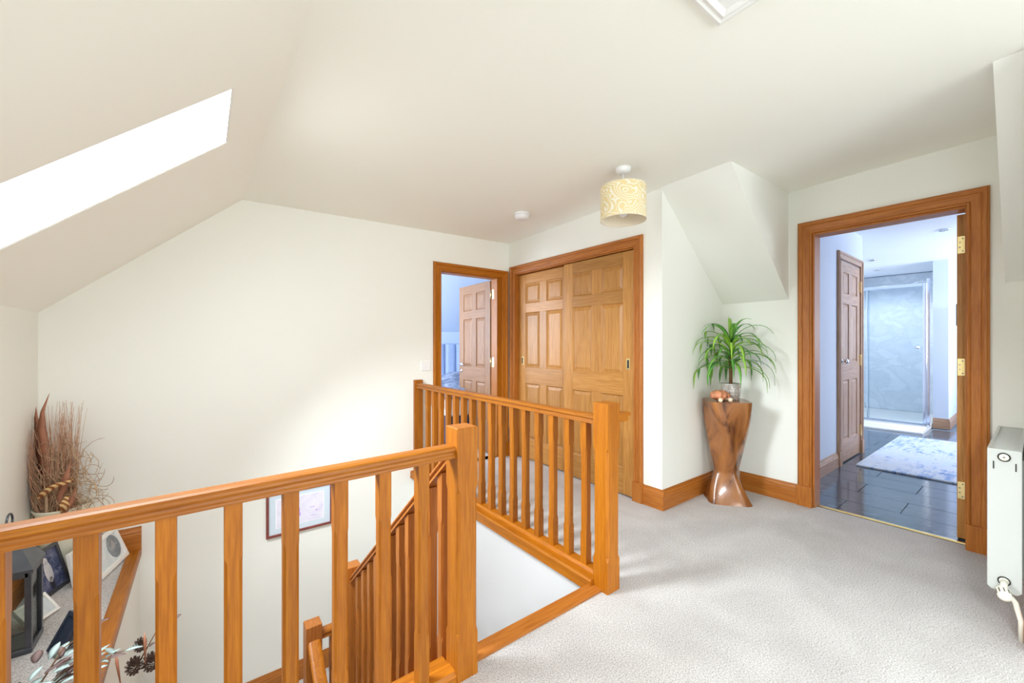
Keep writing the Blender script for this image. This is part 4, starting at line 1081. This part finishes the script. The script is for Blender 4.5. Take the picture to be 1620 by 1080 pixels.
# photograph frames: local x = width, z = height, front face -y; tilted back and turned
def pframe(label, loc, rz, tilt, w_, h_, fw_, fmat, imat, mount=None, extra=None, name='photo_frame'):
    """standing picture frame; loc is the middle of its bottom edge"""
    t = thing(name, label, 'photo frame', loc, 'framed photographs on the ledge', rotz=rz)
    t.rotation_euler = (-tilt, 0, rz)
    t.rotation_mode = 'XYZ'
    for xa, xb, za, zb in ((-w_ / 2, w_ / 2, 0, fw_), (-w_ / 2, w_ / 2, h_ - fw_, h_), (-w_ / 2, -w_ / 2 + fw_, fw_, h_ - fw_), (w_ / 2 - fw_, w_ / 2, fw_, h_ - fw_)):
        b_ = bm_new(); box(b_, xa, xb, -.010, .008, za, zb); obj('frame_bar', b_, fmat, t, local=True, bevel=.002)
    b_ = bm_new(); box(b_, -w_ / 2 + fw_, w_ / 2 - fw_, 0, .006, fw_, h_ - fw_); obj('backing', b_, mount or imat, t, local=True)
    m_ = (.03 if mount else 0.0)
    b_ = bm_new(); box(b_, -w_ / 2 + fw_ + m_, w_ / 2 - fw_ - m_, -.002, 0.0, fw_ + m_, h_ - fw_ - m_); p_ = obj('photograph', b_, imat, t, local=True)
    if extra:
        for cx_, cz_, rx_, rz_, mt in extra:
            b_ = bm_new(); lathe(b_, [(1, 0), (.95, 1)], 18)
            for v_ in b_.verts: v_.co = Vector((cx_ + v_.co.x * rx_, -.002 - .0006 * v_.co.z, cz_ + v_.co.y * rz_))
            obj('printed_figure', b_, mt, p_, local=True)
    return t
# facing roughly towards the stairwell (+X, -Y)
pframe('white framed photograph with grey oval picture, leaning beside the ledge skirting', (-0.410, 3.31, ZD + .004), R(75), R(20), .30, .20, .024, 'white_gloss', 'photo_pale', None,
       [(.065, .105, .062, .07, 'photo_grey'), (.06, .12, .02, .03, 'photo_white')])
pframe('dark framed photograph of a figure in white on the ledge, behind the lantern', (-0.622, 3.175, ZD + .004), R(70), R(15), .20, .235, .017, 'slate_frame', 'photo_blue', None,
       [(.0, .11, .024, .06, 'photo_white'), (.0, .17, .014, .018, 'photo_white'), (.0, .05, .016, .035, 'photo_dark')])
pframe('narrow white photo frame standing between the dark framed and oval photographs', (-0.525, 3.225, ZD + .004), R(70), R(9), .15, .185, .02, 'white_gloss', 'photo_grey')
pframe('pale photograph in a narrow white frame propped low beside the lantern', (-0.60, 2.885, ZD + .004), R(62), R(38), .15, .11, .014, 'white_gloss', 'photo_pale')
fd = pframe('small navy photo frame seen from behind beside the lantern', (-0.500, 2.53, ZD + .004), R(-62), R(28), .10, .15, .014, 'navy_frame', 'navy_frame')
b_ = bm_new(); prism(b_, [(-.02, .12), (.02, .12), (.03, .005), (-.03, .005)], lambda u, v, t: (u, t + (.12 - v) * .45, v), .008, .012); obj('strut', b_, 'mount_card', fd, local=True)

# foliage arrangement in a basket
ax_, ay_ = -0.52, 2.03
ar = thing('foliage_arrangement', 'spray of silvery and dark leaves with brown cones at the bottom left', 'flower arrangement', (ax_, ay_, ZD))
b_ = bm_new(); lathe(b_, [(.07, 0), (.085, .01), (.10, .09), (.105, .10), (.098, .10), (.09, .09)], 24); obj('basket', b_, 'wicker', ar, True, local=True)
b_ = bm_new(); lathe(b_, [(.092, .085), (.05, .11), (.005, .12)], 18); obj('moss', b_, 'cone_brown', ar, True, local=True)
random.seed(21)
def sleaf(p, dr, L, w_, mat):
    dr = Vector(dr).normalized(); b_ = bm_new(); pts, ws = [], []
    for i in range(6):
        t = i / 5; pts.append(dr * L * t + Vector((0, 0, -.25 * L * t * t))); ws.append(w_ * math.sin(PI * min(.97, .12 + .86 * t)))
    ribbon(b_, pts, ws, fold=.2); o = obj('leaf', b_, mat, ar, True, local=True, loc=p)
    o.location.x = max(o.location.x, XK + .09 - ax_)
    return o
for i in range(90):
    a_ = random.uniform(0, 2 * PI); rr_ = random.uniform(.0, .17); e = random.uniform(-.1, .9)
    p = Vector((rr_ * math.cos(a_) + .04, rr_ * math.sin(a_) + .04, random.uniform(.08, .18) - .25 * max(0, rr_ - .1)))
    sleaf(p, (math.cos(a_), math.sin(a_), e), random.uniform(.05, .09), random.uniform(.010, .017), 'sage_leaf' if random.random() < .72 else 'dark_leaf')
def spray(p0, p1, n_, mat, L):
    p0, p1 = Vector(p0), Vector(p1); b_ = bm_new(); pm = (p0 + p1) / 2 + Vector((0, 0, .05)); tube(b_, [p0, pm, p1], [.003, .0022, .001], 5); obj('stem', b_, 'plant_stem', ar, True, local=True)
    for i in range(n_):
        t = .35 + .65 * i / (n_ - 1); q_ = (1 - t) ** 2 * p0 + 2 * t * (1 - t) * pm + t * t * p1; a_ = i * 2.4
        sleaf(q_, Vector((math.cos(a_), math.sin(a_), .35)) + (p1 - p0).normalized() * .8, L, .011, mat)
spray((.05, .05, .10), (.19, .17, .235), 6, 'dark_leaf', .05)
spray((.05, .04, .10), (.24, .10, .13), 6, 'dark_leaf', .05)
spray((.06, .06, .10), (.30, .20, .08), 7, 'sage_leaf', .055)
spray((.30, .18, .0), (.43, .22, .14), 4, 'dark_leaf', .022)
def cone(p, r):
    b_ = bm_new(); random.seed(int(p[0] * 1000))
    for i in range(60):
        t = i / 59; a_ = i * 2.39996; z = r * 1.25 * (2 * t - 1); q_ = r * math.sqrt(max(0, 1 - (2 * t - 1) ** 2))
        d_ = Vector((math.cos(a_) * q_, math.sin(a_) * q_, z)); o_ = d_ * .6; tip = d_ * 1.12 + Vector((0, 0, r * .15)); s_ = Vector((-math.sin(a_), math.cos(a_), 0)) * r * .24
        v_ = [b_.verts.new(x) for x in (o_ - s_, o_ + s_, tip + s_ * .5, tip - s_ * .5, o_ - Vector((0, 0, r * .2)))]
        b_.faces.new((v_[0], v_[1], v_[2], v_[3])); b_.faces.new((v_[1], v_[0], v_[4])); b_.faces.new((v_[0], v_[3], v_[4])); b_.faces.new((v_[3], v_[2], v_[4])); b_.faces.new((v_[2], v_[1], v_[4]))
    obj('cone', b_, 'cone_brown', ar, local=True, loc=p)
cone((.315, .22, .075), .021); cone((.30, .18, .02), .026); cone((.35, .20, .0), .028)
for i, (a_, c_) in enumerate(((.265, .075), (.335, .11), (.375, .125))):
    b_ = bm_new(); tube(b_, [(a_, .15 + .02 * i, c_ - .09), (a_ - .012 + .01 * i, .16 + .02 * i, c_), (a_ - .016 + .012 * i, .165 + .02 * i, c_ + .03)], [.002, .006, .001], 6); obj('reed', b_, 'dry_leaf', ar, True, local=True)
for k_ in range(7):
    a_ = 2 * PI * k_ / 7; b_ = bm_new(); pts = [Vector((math.cos(a_), math.sin(a_), 0)) * (.008 + .055 * t) + Vector((0, 0, .030 * math.sin(t * 2.2))) for t in (0, .25, .5, .75, 1)]
    ribbon(b_, pts, [.008, .022, .030, .026, .006], fold=.25); obj('petal', b_, 'petal', ar, True, local=True, loc=(-.05, .0, .175))
b_ = bm_new(); lathe(b_, [(.012, 0), (.014, .012), (.004, .02)], 12); obj('flower_centre', b_, 'shell_pale', ar, True, local=True, loc=(-.05, .0, .18))
